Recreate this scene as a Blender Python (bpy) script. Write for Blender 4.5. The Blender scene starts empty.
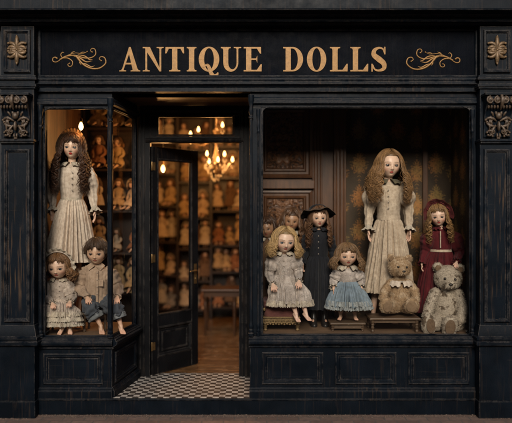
import bpy, bmesh, math, random
from math import sin, cos, pi, radians as R, sqrt, exp, atan2
from mathutils import Vector as V, Matrix, noise as MN

SC = bpy.context.scene
COL = SC.collection

# ---------------------------------------------------------------- camera
CAMZ = 2.035
cam_d = bpy.data.cameras.new('camera'); cam = bpy.data.objects.new('camera', cam_d); COL.objects.link(cam)
cam.location = (0, -6.0, CAMZ); cam.rotation_euler = (R(90), 0, 0)
cam_d.sensor_width = 36; cam_d.lens = 36 * 6.0 / 5.12
cam_d.clip_start = .05; cam_d.clip_end = 400
cam_d.dof.use_dof = True; cam_d.dof.focus_distance = 6.22; cam_d.dof.aperture_fstop = 0.46
SC.camera = cam

# ---------------------------------------------------------------- sky, sun, exposure
wd = bpy.data.worlds.new('World'); SC.world = wd; wd.use_nodes = True
nt = wd.node_tree; bg = nt.nodes['Background']
sky = nt.nodes.new('ShaderNodeTexSky'); sky.sky_type = 'NISHITA'; sky.sun_disc = False
SUN_EL, SUN_AZ = 28, 181          # azimuth, degrees clockwise from +Y: straight in front of the shop
sky.sun_elevation = R(SUN_EL); sky.sun_rotation = R(SUN_AZ)
sky.dust_density = 3.0; sky.air_density = 1.2
nt.links.new(sky.outputs[0], bg.inputs[0]); bg.inputs[1].default_value = 0.075
sl = bpy.data.lights.new('sun', 'SUN'); sun = bpy.data.objects.new('sun', sl); COL.objects.link(sun)
sl.energy = 2.7; sl.angle = R(24); sl.color = (1, .90, .79)
sd = V((sin(R(SUN_AZ)) * cos(R(SUN_EL)), cos(R(SUN_AZ)) * cos(R(SUN_EL)), sin(R(SUN_EL))))
sun.rotation_euler = sd.to_track_quat('Z', 'Y').to_euler(); sun.location = (0, -8, 9)
SC.view_settings.view_transform = 'Standard'; SC.view_settings.look = 'None'
SC.view_settings.exposure = 0.40; SC.view_settings.gamma = 1; SC.view_settings.use_curve_mapping = False
SC.render.engine = 'CYCLES'
SC.cycles.use_denoising = True
SC.cycles.max_bounces = 8; SC.cycles.transparent_max_bounces = 16; SC.cycles.sample_clamp_indirect = 4

def W(px, py, Y=0.0):            # real place at depth Y behind the shop front
    k = (6.0 + Y) / 600.0
    return V(((px - 256) * k, Y, CAMZ + (211.5 - py) * k))
def X(px, Y=0.0): return (px - 256) * (6.0 + Y) / 600.0
def Z(py, Y=0.0): return CAMZ + (211.5 - py) * (6.0 + Y) / 600.0

# ---------------------------------------------------------------- object helpers
def thing(name, label, cat, loc=(0, 0, 0), group=None):
    o = bpy.data.objects.new(name, None); COL.objects.link(o); o.location = loc
    o.empty_display_size = .1
    o['label'] = label; o['category'] = cat
    if group: o['group'] = group
    return o
def tag(o, label=None, cat=None, group=None, kind=None):
    if label: o['label'] = label
    if cat: o['category'] = cat
    if group: o['group'] = group
    if kind: o['kind'] = kind
    return o
def wloc(o):
    p = V((0, 0, 0))
    while o is not None:
        p += V(o.location); o = o.parent
    return p

class MB:
    def __init__(s): s.v = []; s.f = []; s.c = None
    def add(s, vs, fs, col=None):
        b = len(s.v); s.v += [tuple(p) for p in vs]; s.f += [tuple(i + b for i in f) for f in fs]
        if col is not None:
            if s.c is None: s.c = [(1, 1, 1)] * b
            while len(s.c) < b: s.c.append((1, 1, 1))
            s.c += (list(col) if isinstance(col, list) else [col] * len(vs))
        elif s.c is not None: s.c += [(1, 1, 1)] * len(vs)
        return s
    def box(s, x0, x1, y0, y1, z0, z1, col=None):
        vs = [(x, y, z) for x in (x0, x1) for y in (y0, y1) for z in (z0, z1)]
        return s.add(vs, [(0, 1, 3, 2), (4, 6, 7, 5), (0, 4, 5, 1), (2, 3, 7, 6), (0, 2, 6, 4), (1, 5, 7, 3)], col)
    def rings(s, rs, closed=True, capa=True, capb=True, col=None):
        n = len(rs[0]); vs = [p for r in rs for p in r]; fs = []
        m = n if closed else n - 1
        for i in range(len(rs) - 1):
            for j in range(m):
                a = i * n + j; b = i * n + (j + 1) % n
                fs.append((a, b, b + n, a + n))
        if capa: fs.append(tuple(range(n))[::-1])
        if capb: fs.append(tuple(range((len(rs) - 1) * n, len(rs) * n)))
        return s.add(vs, fs, col)
    def frame(s, x0, x1, z0, z1, prof, cap=True, col=None):   # prof: (inset, y) from outside in; seen from -Y
        rs = [[(x0 + i, y, z0 + i), (x1 - i, y, z0 + i), (x1 - i, y, z1 - i), (x0 + i, y, z1 - i)] for i, y in prof]
        return s.rings(rs, True, False, cap, col)
    def mould(s, x0, x1, prof, m0=0, m1=0, col=None):          # prof: (y, z) loop; extruded along x
        s.rings([[(x0 + m0 * y, y, z) for y, z in prof], [(x1 + m1 * y, y, z) for y, z in prof]], True, True, True, col); return s
    def tube(s, pts, rad, seg=8, cap=True, flat=None, col=None):
        pts = [V(p) for p in pts]; n = len(pts)
        if not hasattr(rad, '__len__'): rad = [rad] * n
        rs = []; up = None
        for i, p in enumerate(pts):
            d = (pts[min(i + 1, n - 1)] - pts[max(i - 1, 0)])
            if d.length < 1e-9: d = V((0, 0, -1))
            d.normalize()
            if up is None: up = V((1, 0, 0)) if abs(d.x) < .8 else V((0, 1, 0))
            up = (up - d * up.dot(d))
            if up.length < 1e-6: up = V((0, 1, 0)) - d * d.y
            up.normalize(); w = d.cross(up)
            ring = []
            for k in range(seg):
                a = 2 * pi * k / seg
                q = up * cos(a) * rad[i] + w * sin(a) * rad[i]
                if flat: q = V((q.x * flat[0], q.y * flat[1], q.z * flat[2]))
                ring.append(tuple(p + q))
            rs.append(ring)
        return s.rings(rs, True, cap, cap, col)
    def capsule(s, a, b, ra, rb, seg=12):
        a = V(a); b = V(b); d = b - a; L = d.length
        if L < 1e-6: return s.ball(a, (ra,) * 3)
        d /= L; pts = []; rad = []
        for k in range(1, 4): t = k * pi / 8; pts.append(a - d * ra * cos(t)); rad.append(ra * sin(t))
        pts.append(a); rad.append(ra); pts.append(a + d * L * .5); rad.append((ra + rb) / 2); pts.append(b); rad.append(rb)
        for k in range(3, 0, -1): t = k * pi / 8; pts.append(b + d * rb * cos(t)); rad.append(rb * sin(t))
        return s.tube(pts, rad, seg)
    def ball(s, c, r, seg=16, rng=10, col=None, M=None):
        c = V(c); rs = []
        if not hasattr(r, '__len__'): r = (r, r, r)
        for i in range(1, rng):
            t = pi * i / rng; ring = []
            for k in range(seg):
                a = 2 * pi * k / seg
                q = V((r[0] * sin(t) * cos(a), r[1] * sin(t) * sin(a), r[2] * cos(t)))
                if M: q = M @ q
                ring.append(tuple(c + q))
            rs.append(ring)
        return s.rings(rs, True, True, True, col)
    def lathe(s, c, prof, seg=14, col=None):                   # prof: (r, z)
        rs = [[(c[0] + r * cos(2 * pi * k / seg), c[1] + r * sin(2 * pi * k / seg), c[2] + z) for k in range(seg)] for r, z in prof]
        return s.rings(rs, True, True, True, col)
    def poly(s, pts, y0, y1):                                  # convex outline (x, z) given thickness along y
        return s.rings([[(x, y0, z) for x, z in pts], [(x, y1, z) for x, z in pts]], True, True, True)
    def build(s, name, mat, parent=None, M=None, bevel=0, smooth=None, link=True):
        me = bpy.data.meshes.new(name)
        vs = s.v
        if M is not None: vs = [tuple(M @ V(p)) for p in vs]
        if parent is not None:
            o0 = wloc(parent); vs = [(p[0] - o0.x, p[1] - o0.y, p[2] - o0.z) for p in vs]
        me.from_pydata(vs, [], s.f); me.update()
        bm = bmesh.new(); bm.from_mesh(me); bmesh.ops.recalc_face_normals(bm, faces=bm.faces); bm.to_mesh(me); bm.free()
        if s.c is not None:
            at = me.color_attributes.new('Col', 'FLOAT_COLOR', 'POINT')
            flat = []
            for c in s.c: flat += [c[0], c[1], c[2], 1]
            at.data.foreach_set('color', flat)
        if mat: me.materials.append(mat)
        if smooth is not None:
            me.polygons.foreach_set('use_smooth', [True] * len(me.polygons))
            if smooth < 180: me.set_sharp_from_angle(angle=R(smooth))
        o = bpy.data.objects.new(name, me)
        COL.objects.link(o)
        if parent is not None: o.parent = parent
        if bevel:
            b = o.modifiers.new('bevel', 'BEVEL'); b.width = bevel; b.segments = 2; b.limit_method = 'ANGLE'; b.angle_limit = R(35)
        return o

def crom(pts, n):                                               # smooth curve through points
    P = [V(p) if len(p) == 3 else V((p[0], p[1], 0)) for p in pts]; out = []
    P = [P[0] * 2 - P[1]] + P + [P[-1] * 2 - P[-2]]
    m = len(P) - 3
    for i in range(n):
        t = i / (n - 1) * m; k = min(int(t), m - 1); t -= k
        a, b, c, d = P[k:k + 4]
        out.append(.5 * ((2 * b) + (c - a) * t + (2 * a - 5 * b + 4 * c - d) * t * t + (3 * b - a - 3 * c + d) * t ** 3))
    return out
def lerp(a, b, t): return a + (b - a) * t
def table(keys, n):                                             # smooth interpolation of tuples
    out = []
    m = len(keys) - 1
    for i in range(n):
        t = i / (n - 1) * m; k = min(int(t), m - 1); u = t - k
        K = [keys[max(k - 1, 0)], keys[k], keys[k + 1], keys[min(k + 2, m)]]
        out.append(tuple(.5 * (2 * b + (c - a) * u + (2 * a - 5 * b + 4 * c - d) * u * u + (3 * b - a - 3 * c + d) * u ** 3)
                         for a, b, c, d in zip(*K)))
    return out

# ---------------------------------------------------------------- materials
class NT:
    def __init__(s, name):
        s.m = bpy.data.materials.new(name); s.m.use_nodes = True; s.t = s.m.node_tree
        s.p = s.t.nodes['Principled BSDF']; s.pos = s.n('ShaderNodeNewGeometry').outputs['Position']
    def n(s, t, **k):
        x = s.t.nodes.new(t)
        for a, b in k.items(): setattr(x, a, b)
        return x
    def L(s, a, b): s.t.links.new(a, b)
    def mapv(s, scale, src=None, loc=(0, 0, 0), rot=(0, 0, 0)):
        m = s.n('ShaderNodeMapping'); m.inputs['Scale'].default_value = scale; m.inputs['Location'].default_value = loc; m.inputs['Rotation'].default_value = rot
        s.L(src or s.pos, m.inputs[0]); return m.outputs[0]
    def noise(s, scale, detail=4, src=None, rough=.55, dist=0):
        x = s.n('ShaderNodeTexNoise'); x.inputs['Scale'].default_value = scale; x.inputs['Detail'].default_value = detail
        x.inputs['Roughness'].default_value = rough; x.inputs['Distortion'].default_value = dist
        s.L(src or s.pos, x.inputs['Vector']); return x.outputs[0]
    def ramp(s, src, stops):
        x = s.n('ShaderNodeValToRGB'); e = x.color_ramp.elements
        while len(e) < len(stops): e.new(.5)
        for i, (p, c) in enumerate(stops):
            e[i].position = p
            e[i].color = (c, c, c, 1) if not hasattr(c, '__len__') else (*c, 1)
        s.L(src, x.inputs[0]); return x.outputs[0]
    def math(s, op, a, b=None, c=None):
        x = s.n('ShaderNodeMath', operation=op)
        for i, q in enumerate((a, b, c)):
            if q is None: continue
            if isinstance(q, (int, float)): x.inputs[i].default_value = q
            else: s.L(q, x.inputs[i])
        return x.outputs[0]
    def mix(s, f, a, b, mode='MIX'):
        x = s.n('ShaderNodeMix', data_type='RGBA', blend_type=mode)
        for i, q in ((0, f), (6, a), (7, b)):
            if isinstance(q, (int, float)): x.inputs[i].default_value = q if i == 0 else (q, q, q, 1)
            elif isinstance(q, tuple): x.inputs[i].default_value = (*q, 1)
            else: s.L(q, x.inputs[i])
        return x.outputs[2]
    def bump(s, h, strength=.3, dist=.01):
        b = s.n('ShaderNodeBump'); b.inputs['Strength'].default_value = strength; b.inputs['Distance'].default_value = dist
        s.L(h, b.inputs['Height']); s.L(b.outputs[0], s.p.inputs['Normal']); return b
    def set(s, col=None, rough=None, metal=None, **k):
        for nme, q in (('Base Color', col), ('Roughness', rough), ('Metallic', metal)):
            if q is None: continue
            if isinstance(q, (int, float)): s.p.inputs[nme].default_value = q
            elif isinstance(q, tuple): s.p.inputs[nme].default_value = (*q, 1)
            else: s.L(q, s.p.inputs[nme])
        for a, b in k.items(): s.p.inputs[a.replace('_', ' ')].default_value = b
        return s.m

def paint(name, wear=1.0, base=(.0020, .0042, .0074), streak=.24, spec=.10):
    t = NT(name)
    bv = t.n('ShaderNodeBevel', samples=4); bv.inputs['Radius'].default_value = .012
    g = t.n('ShaderNodeNewGeometry')
    dp = t.n('ShaderNodeVectorMath', operation='DOT_PRODUCT'); t.L(bv.outputs[0], dp.inputs[0]); t.L(g.outputs['Normal'], dp.inputs[1])
    edge = t.ramp(dp.outputs['Value'], [(.90, 1), (.995, 0)])
    nz = t.noise(9, 6, t.mapv((1, 1, 1)), .65)
    nf = t.noise(70, 4)
    em = t.math('MULTIPLY', edge, t.ramp(nz, [(.40, 0), (.56, 1)]))
    em = t.math('MULTIPLY', em, t.ramp(nf, [(.34, .1), (.55, 1)]))
    st = t.noise(1, 6, t.mapv((46, 46, 2.2)), .6, .3)
    big = t.noise(1.6, 3)
    sm = t.math('MULTIPLY', t.ramp(st, [(.54, 0), (.66, 1)]), t.ramp(big, [(.42, 0), (.62, 1)]))
    sm = t.math('MULTIPLY', sm, streak)
    hs = t.noise(1, 5, t.mapv((2.5, 20, 60)), .6)
    hm = t.math('MULTIPLY', t.ramp(hs, [(.66, 0), (.74, 1)]), .22 * wear)
    c = t.mix(t.ramp(t.noise(3.3, 5), [(.35, 0), (.7, 1)]), base, tuple(q * 1.7 + .001 for q in base))
    c = t.mix(sm, c, (.075, .048, .03))
    c = t.mix(hm, c, (.07, .055, .042))
    c = t.mix(t.math('MULTIPLY', em, .68 * wear), c, (.135, .118, .105))
    dust = t.ramp(t.noise(140, 3), [(.60, 0), (.75, .13)])
    c = t.mix(dust, c, (.05, .052, .055))
    h = t.math('ADD', t.math('MULTIPLY', st, .6), t.math('MULTIPLY', nf, .4))
    h = t.math('SUBTRACT', h, t.math('MULTIPLY', em, .5))
    t.bump(h, .35, .004)
    rg = t.ramp(nz, [(.3, .38), (.7, .6)])
    t.p.inputs['Specular IOR Level'].default_value = spec
    return t.set(c, rg)

def wood(name, c1, c2, axis=2, rough=.5, scale=1.0, wear=0):
    t = NT(name)
    sc = [28 * scale] * 3; sc[axis] = 2.0 * scale
    n1 = t.noise(1, 6, t.mapv(tuple(sc)), .6, .6); n2 = t.noise(4 * scale, 3)
    c = t.mix(t.ramp(n1, [(.3, 0), (.7, 1)]), c1, c2)
    c = t.mix(t.math('MULTIPLY', t.ramp(n2, [(.4, 0), (.7, 1)]), .5), c, tuple(q * .45 for q in c1))
    if wear: c = t.mix(t.ramp(t.noise(30, 4), [(.62, 0), (.7, wear)]), c, (.3, .24, .17))
    t.bump(n1, .3, .003)
    return t.set(c, rough)

def cloth_mat(name, c1, c2, stain=.4, lace=0.0, rough=.85, weave=900, pleat=0):
    t = NT(name)
    n1 = t.noise(7, 5, None, .6); n2 = t.noise(38, 4)
    c = t.mix(t.ramp(n1, [(.3, 0), (.7, 1)]), c1, c2)
    c = t.mix(t.math('MULTIPLY', t.ramp(n2, [(.42, 0), (.66, 1)]), stain), c, tuple(q * .42 for q in c1[:1]) + (c1[1] * .36, c1[2] * .30))
    h = t.math('MULTIPLY', t.noise(weave * .35, 2), .5)
    if lace:
        v = t.n('ShaderNodeTexVoronoi', feature='DISTANCE_TO_EDGE'); v.inputs['Scale'].default_value = 115
        t.L(t.pos, v.inputs['Vector'])
        lm = t.ramp(v.outputs[0], [(.03, 1), (.16, 0)])
        lm2 = t.ramp(t.noise(13, 3), [(.38, 0), (.5, 1)])
        k = t.math('MULTIPLY', lm, lm2)
        c = t.mix(t.math('MULTIPLY', k, lace), c, tuple(q * .28 for q in c1))
        h = t.math('ADD', h, t.math('MULTIPLY', lm, -.35))
    cr = t.noise(24, 5, t.mapv((1, 1, .45)), .6, .8)
    h = t.math('ADD', h, t.math('MULTIPLY', cr, 2.2))
    t.bump(h, .5, .005)
    t.p.inputs['Sheen Weight'].default_value = .08
    t.p.inputs['Specular IOR Level'].default_value = .25
    return t.set(c, rough)

def col_mat(name, rough=.5, tint=(1, 1, 1), var=.25, scale=60, coat=0, bump=.2, spec=.5):      # takes the mesh's own Col attribute
    t = NT(name)
    a = t.n('ShaderNodeVertexColor', layer_name='Col')
    n1 = t.noise(scale, 4)
    c = t.mix(t.ramp(n1, [(.3, 1 - var), (.7, 1)]), (0, 0, 0), a.outputs[0])
    f = t.ramp(n1, [(.3, 1 - var), (.7, 1)])
    c = t.mix(1.0, a.outputs[0], f, 'MULTIPLY')
    c = t.mix(1.0, c, tuple(tint), 'MULTIPLY')
    if bump: t.bump(n1, bump, .002)
    t.p.inputs['Coat Weight'].default_value = coat; t.p.inputs['Coat Roughness'].default_value = .2
    t.p.inputs['Specular IOR Level'].default_value = spec
    return t.set(c, rough)

def simple(name, c, rough=.5, metal=0, var=.3, scale=20, bump=.15):
    t = NT(name); n1 = t.noise(scale, 5)
    t.bump(n1, bump, .003)
    return t.set(t.mix(t.ramp(n1, [(.3, 0), (.72, 1)]), c, tuple(q * (1 - var) for q in c)), rough, metal)

def emit(name, c, s):
    t = NT(name); return t.set((.0, .0, .0), .4, **{'Emission_Color': (*c, 1), 'Emission_Strength': s})

def glass_mat():
    m = bpy.data.materials.new('window_glass'); m.use_nodes = True; t = m.node_tree
    for n in list(t.nodes):
        if n.type != 'OUTPUT_MATERIAL': t.nodes.remove(n)
    out = t.nodes['Material Output']; tr = t.nodes.new('ShaderNodeBsdfTransparent'); gl = t.nodes.new('ShaderNodeBsdfGlossy')
    gl.inputs['Roughness'].default_value = .015; tr.inputs[0].default_value = (.97, .975, .97, 1)
    lw = t.nodes.new('ShaderNodeLayerWeight'); gm = t.nodes.new('ShaderNodeNewGeometry'); mx = t.nodes.new('ShaderNodeMixShader')
    def mt(op, a, b):
        q = t.nodes.new('ShaderNodeMath'); q.operation = op
        for i, z in enumerate((a, b)):
            if isinstance(z, (int, float)): q.inputs[i].default_value = z
            else: t.links.new(z, q.inputs[i])
        return q.outputs[0]
    lw.inputs[0].default_value = .5
    sch = mt('ADD', mt('MULTIPLY', mt('POWER', lw.outputs['Facing'], 5.0), .85), .042)       # reflects on its outer face only
    t.links.new(mt('MULTIPLY', sch, mt('SUBTRACT', 1.0, gm.outputs['Backfacing'])), mx.inputs[0]); t.links.new(tr.outputs[0], mx.inputs[1]); t.links.new(gl.outputs[0], mx.inputs[2])
    t.links.new(mx.outputs[0], out.inputs[0]); return m

M_PAINT = paint('navy_paint')
M_PAINT2 = paint('navy_paint_mouldings', 1.0, streak=.35)
M_SHAFT = paint('navy_paint_weathered', 1.0, streak=.8)
M_FASCIA = paint('fascia_paint', .5, base=(.0008, .0016, .0036), streak=.10, spec=.025)
M_DOOR = paint('door_paint', .8, base=(.0034, .0037, .0046), streak=.25)
M_GOLD = simple('gilded_lettering', (.25, .132, .036), .5, .3, .35, 38, .4)
M_CARVE = simple('worn_carving', (.095, .062, .038), .5, .1, .8, 55, .5)
M_ROS = simple('gilt_rosette', (.17, .105, .05), .5, .3, .75, 60, .5)
M_GLASS = glass_mat()
M_BRASS = simple('old_brass', (.30, .19, .08), .4, .85, .4, 40)
M_DECK = wood('display_deck_wood', (.13, .075, .04), (.22, .14, .085), 0, .55)
M_FLOOR = None
# ================================================================ ground
def brick_mat():
    t = NT('brick_pavement')
    b = t.n('ShaderNodeTexBrick'); b.inputs['Scale'].default_value = 1
    b.inputs['Brick Width'].default_value = .21; b.inputs['Row Height'].default_value = .10; b.inputs['Mortar Size'].default_value = .007
    b.inputs['Color1'].default_value = (.15, .09, .066, 1); b.inputs['Color2'].default_value = (.22, .14, .105, 1); b.inputs['Mortar'].default_value = (.12, .095, .08, 1)
    t.L(t.mapv((1, 1, 1), loc=(0, .06, 0)), b.inputs['Vector'])
    n = t.noise(18, 5); c = t.mix(t.ramp(n, [(.35, .55), (.7, 1.0)]), (.055, .045, .04), b.outputs[0])
    c = t.mix(t.ramp(t.noise(120, 3), [(.6, 0), (.7, .5)]), c, (.24, .19, .15))
    t.bump(t.math('ADD', t.math('MULTIPLY', b.outputs[1], -1), t.math('MULTIPLY', n, .5)), .6, .006)
    return t.set(c, .8)
mb = MB(); mb.box(-60, 60, -60, 0.9, -.3, 0)
tag(mb.build('pavement', brick_mat()), kind='structure')
mb = MB(); rnd = random.Random(5)
for i in range(1500):
    x = rnd.uniform(-3.2, 3.2); y = -abs(rnd.gauss(0, .035)) - .004; r = rnd.uniform(.002, .008) * (1.4 if rnd.random() < .1 else 1)
    if abs(x) > 2.25: y -= .06
    a = rnd.random() * 6
    mb.rings([[(x + r * q * cos(a + k * pi / 2.5) * rnd.uniform(.7, 1.3), y + r * q * sin(a + k * pi / 2.5), z * r) for k in range(5)] for q, z in ((1, 0), (.9, .6), (.4, 1))], True, False, True)
tag(mb.build('gravel', simple('grit', (.17, .12, .09), .9, 0, .6, 80)), 'pale grit and crumbs gathered along the foot of the shopfront', 'gravel', kind='stuff')

# ================================================================ building opposite (seen only as a dim reflection in the panes)
opp = thing('townhouse', 'plain dark brick townhouse across the street', 'building', (0, -15, 0))
M_OB = simple('sooty_brick', (.10, .065, .05), .9, 0, .4, 3)
MB().box(-14, 14, -19, -15, 0, 7.4).build('wall', M_OB, opp)
for i in range(7):
    for k in range(2):
        x = -12 + i * 4; z = 1.0 + 3.1 * k
        w = MB().frame(x - .6, x + .6, z, z + 1.7, [(0, -14.99), (0, -14.9), (.08, -14.9), (.08, -14.96)], True).build('window', simple('dark_sash', (.02, .025, .03), .3), opp)

# ================================================================ the shop front
shop = thing('shopfront', 'dark navy wooden shopfront with gilded ANTIQUE DOLLS fascia, bay window and open door', 'shopfront', (0, 0, 0))

# cornice along the top
mb = MB()
mb.mould(-3.4, 3.4, [(.3, 4.6), (-.32, 4.6), (-.32, 4.52), (-.30, 4.50), (-.30, 3.968), (-.295, 3.952), (-.17, 3.952), (-.165, 3.944), (-.152, 3.94), (-.148, 3.90),
                     (-.14, 3.888), (-.10, 3.884), (-.085, 3.872), (-.02, 3.870), (.3, 3.870)])
corn = mb.build('cornice', M_PAINT2, shop, bevel=.003)
# fascia board
mb = MB(); mb.box(-3.4, 3.4, .02, .3, 3.36, 3.870)
fas = mb.build('fascia', M_FASCIA, shop)
mb = MB(); mb.frame(X(38), X(478), 3.375, 3.868, [(0, .021), (0, .0), (.012, -.004), (.022, .0), (.03, .019)], False)
mb.build('fascia_frame', M_PAINT, fas)
# architrave under the fascia
mb = MB()
mb.mould(X(34), X(480), [(.3, 3.374), (-.02, 3.374), (-.045, 3.362), (-.05, 3.345), (-.04, 3.33), (-.05, 3.322), (-.05, 3.30), (-.025, 3.285), (-.01, 3.27), (-.01, 3.232), (.3, 3.232)])
mb.build('architrave', M_PAINT2, shop, bevel=.002)
# masonry beyond both pilasters and above
M_REND = simple('dark_render', (.018, .02, .024), .8, 0, .4, 6)
MB().box(-6, X(0, -.08), .0, 5.2, 0, 3.99).build('side_wall', M_REND, shop); MB().box(X(514, -.08), 6, .0, 5.2, 0, 3.99).build('side_wall', M_REND, shop)
MB().box(-6, 6, .32, 5.2, 4.0, 6.8).build('upper_wall', M_OB, shop)

# --- lettering ---------------------------------------------------
H = 24.4
def ring_pts(cx, cz, rx, rz, t, k, a0=0, a1=360, n=40):        # ring of heavy sides and thin top, returns quads
    out = []
    for i in range(n):
        qs = []
        for a in (a0 + (a1 - a0) * i / n, a0 + (a1 - a0) * (i + 1) / n):
            c, s_ = cos(R(a)), sin(R(a))
            qs.append(((cx + rx * c, cz + rz * s_), (cx + (rx - t) * c, cz + (rz - k) * s_)))
        out.append([qs[0][0], qs[1][0], qs[1][1], qs[0][1]])
    return out
def serif(x0, x1, z, up, s0, s1, th=1.5, br=1.5):               # slab with curved brackets to a stem s0..s1
    d = 1 if up else -1
    return [[(x0, z), (x1, z), (x1, z + d * th * .75), (s1 + br * .4, z + d * th), (s1, z + d * (th + br)), (s0, z + d * (th + br)), (s0 - br * .4, z + d * th), (x0, z + d * th * .75)]]
def rect(a, b, c, d): return [[(a, c), (b, c), (b, d), (a, d)]]
def letter(ch, w):
    P = []; st = 5.0
    if ch == 'A':
        P += [[(w * .5 - .8, H), (w * .5 + .9, H), (w - 2.2, 1), (w - 7.4, 1), (w * .5 - 1.2, H * .80)]]
        P += [[(w * .5 - .8, H), (w * .5 + .6, H * .86), (4.0, 1), (2.4, 1)]]
        P += rect(5.2, w - 6, 7.0, 8.6) + serif(0, 6.8, 0, True, 2.5, 4.1, 1.3, 1.2) + serif(w - 9.6, w, 0, True, w - 7.3, w - 2.3, 1.3, 1.2)
    if ch == 'N':
        P += rect(2.6, 4.4, 1, H - 1) + rect(w - 4.2, w - 2.4, 0, H - 1)
        P += [[(2.4, H), (7.2, H), (w - 2.4, 0), (w - 4.2, 0), (2.6, H - 2.4)]]
        P += serif(0, 7, 0, True, 2.6, 4.4, 1.3, 1.2) + serif(w - 7, w, H, False, w - 4.2, w - 2.4, 1.3, 1.2) + [[(0, H), (6, H), (6, H - 1.3), (0, H - 1.2)]]
    if ch == 'T':
        c = w / 2
        P += rect(c - 2.6, c + 2.6, 1, H - 1) + rect(.3, w - .3, H - 1.7, H) + serif(c - 5.6, c + 5.6, 0, True, c - 2.6, c + 2.6)
        P += [[(0, H - 6.4), (1.2, H - 6.4), (3.6, H - 1.7), (3.6, H), (.3, H)], [(w, H - 6.4), (w - .3, H), (w - 3.6, H), (w - 3.6, H - 1.7), (w - 1.2, H - 6.4)]]
    if ch == 'I':
        c = w / 2
        P += rect(c - 2.6, c + 2.6, 1, H - 1) + serif(0, w, 0, True, c - 2.6, c + 2.6) + serif(0, w, H, False, c - 2.6, c + 2.6)
    if ch in 'OQ':
        P += ring_pts(w / 2, H / 2, w / 2, H / 2 + .3, 5.4, 1.5, n=56)
        if ch == 'Q':
            pts = crom([(6.4, 5.6), (8.2, 6.6), (10.2, 4.2), (12.6, -2.2), (15.4, -4.6), (18.4, -3.2), (19.2, -1.0)], 22); wd_ = [.7, 1.3, 1.7, 2.0, 1.8, 1.3, .5]
            for i in range(21):
                a, b = pts[i], pts[i + 1]; d = (b - a).normalized(); n_ = V((-d.y, d.x, 0))
                f0, f1 = i / 21 * 6, min(5.999, (i + 1) / 21 * 6); w0 = lerp(wd_[int(f0)], wd_[int(f0) + 1], f0 % 1); w1 = lerp(wd_[int(f1)], wd_[int(f1) + 1], f1 % 1)
                P.append([tuple((a + n_ * w0).xy), tuple((b + n_ * w1).xy), tuple((b - n_ * w1).xy), tuple((a - n_ * w0).xy)])
    if ch == 'U':
        P += rect(2.4, 7.4, 8.6, H - 1) + rect(w - 4.6, w - 2.9, 8.6, H - 1)
        P += serif(0, 9.8, H, False, 2.4, 7.4) + serif(w - 7.4, w, H, False, w - 4.6, w - 2.9, 1.3, 1.2)
        n = 26; ocx = (2.4 + w - 2.9) / 2; orx = (w - 2.9 - 2.4) / 2; icx = (7.4 + w - 4.6) / 2; irx = (w - 4.6 - 7.4) / 2
        for i in range(n):
            q = []
            for a in (180 + 180 * i / n, 180 + 180 * (i + 1) / n):
                q.append(((ocx + orx * cos(R(a)), 8.7 + 9.0 * sin(R(a))), (icx + irx * cos(R(a)), 8.7 + 6.6 * sin(R(a)))))
            P.append([q[0][0], q[1][0], q[1][1], q[0][1]])
    if ch == 'E':
        P += rect(2.4, 7.6, 0, H) + rect(0, 3, 0, 1.4) + rect(0, 3, H - 1.4, H) + rect(7, w - 1, H - 1.6, H) + rect(7, w - .6, 0, 1.6) + rect(7, w - 5, H * .5 - .7, H * .5 + .8)
        P += [[(w - 1, H), (w - 5, H - 1.6), (w - 1.9, H - 6.6), (w - .8, H - 6.6)], [(w - .4, 0), (w - 5, 1.6), (w - 1.2, 7.2), (w - .1, 7.2)], [(w - 6, H * .5), (w - 4.6, H * .5 - 3.8), (w - 4.6, H * .5 + 3.8)]]
    if ch == 'D':
        P += rect(2.4, 7.6, 0, H) + rect(0, 3, 0, 1.4) + rect(0, 3, H - 1.4, H) + rect(7, 9.4, 0, 1.5) + rect(7, 9.4, H - 1.5, H)
        P += ring_pts(9.2, H / 2, w - 9.2, H / 2, 5.2, 1.5, -90, 90, 30)
    if ch == 'L':
        P += rect(2.5, 7.7, 0, H - .9) + rect(0, 3, 0, 1.4) + serif(0, 10.2, H, False, 2.5, 7.7) + rect(7, w - .6, 0, 1.6)
        P += [[(w - .2, 0), (w - 5.2, 1.6), (w - 1.1, 7.6), (w, 7.6)]]
    if ch == 'S':
        pts = crom([(w - 2.4, H - 5.6), (w - 4.2, H - 1.9), (w * .48, H - .9), (3.4, H - 3.4), (3.0, H - 8.0), (w * .5, H * .50), (w - 3.2, 7.8), (w - 3.2, 3.0), (w * .5, .9), (3.6, 2.2), (1.6, 6.4)], 60)
        wp = [.7, .8, 1.0, 1.9, 2.5, 2.9, 2.5, 1.9, 1.0, .8, .7]
        for i in range(59):
            a, b = pts[i], pts[i + 1]
            def nn(k):
                d = (pts[min(k + 1, 59)] - pts[max(k - 1, 0)]).normalized(); return V((-d.y, d.x, 0))
            def ww(k): t = k / 59 * 10; j = min(int(t), 9); return lerp(wp[j], wp[j + 1], t - j)
            P.append([tuple((a + nn(i) * ww(i)).xy), tuple((b + nn(i + 1) * ww(i + 1)).xy), tuple((b - nn(i + 1) * ww(i + 1)).xy), tuple((a - nn(i) * ww(i)).xy)])
        P += rect(w - 2.9, w - 1.5, H - 7.4, H + .2) + rect(.3, 1.7, -.2, 7.6)
    return P
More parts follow.
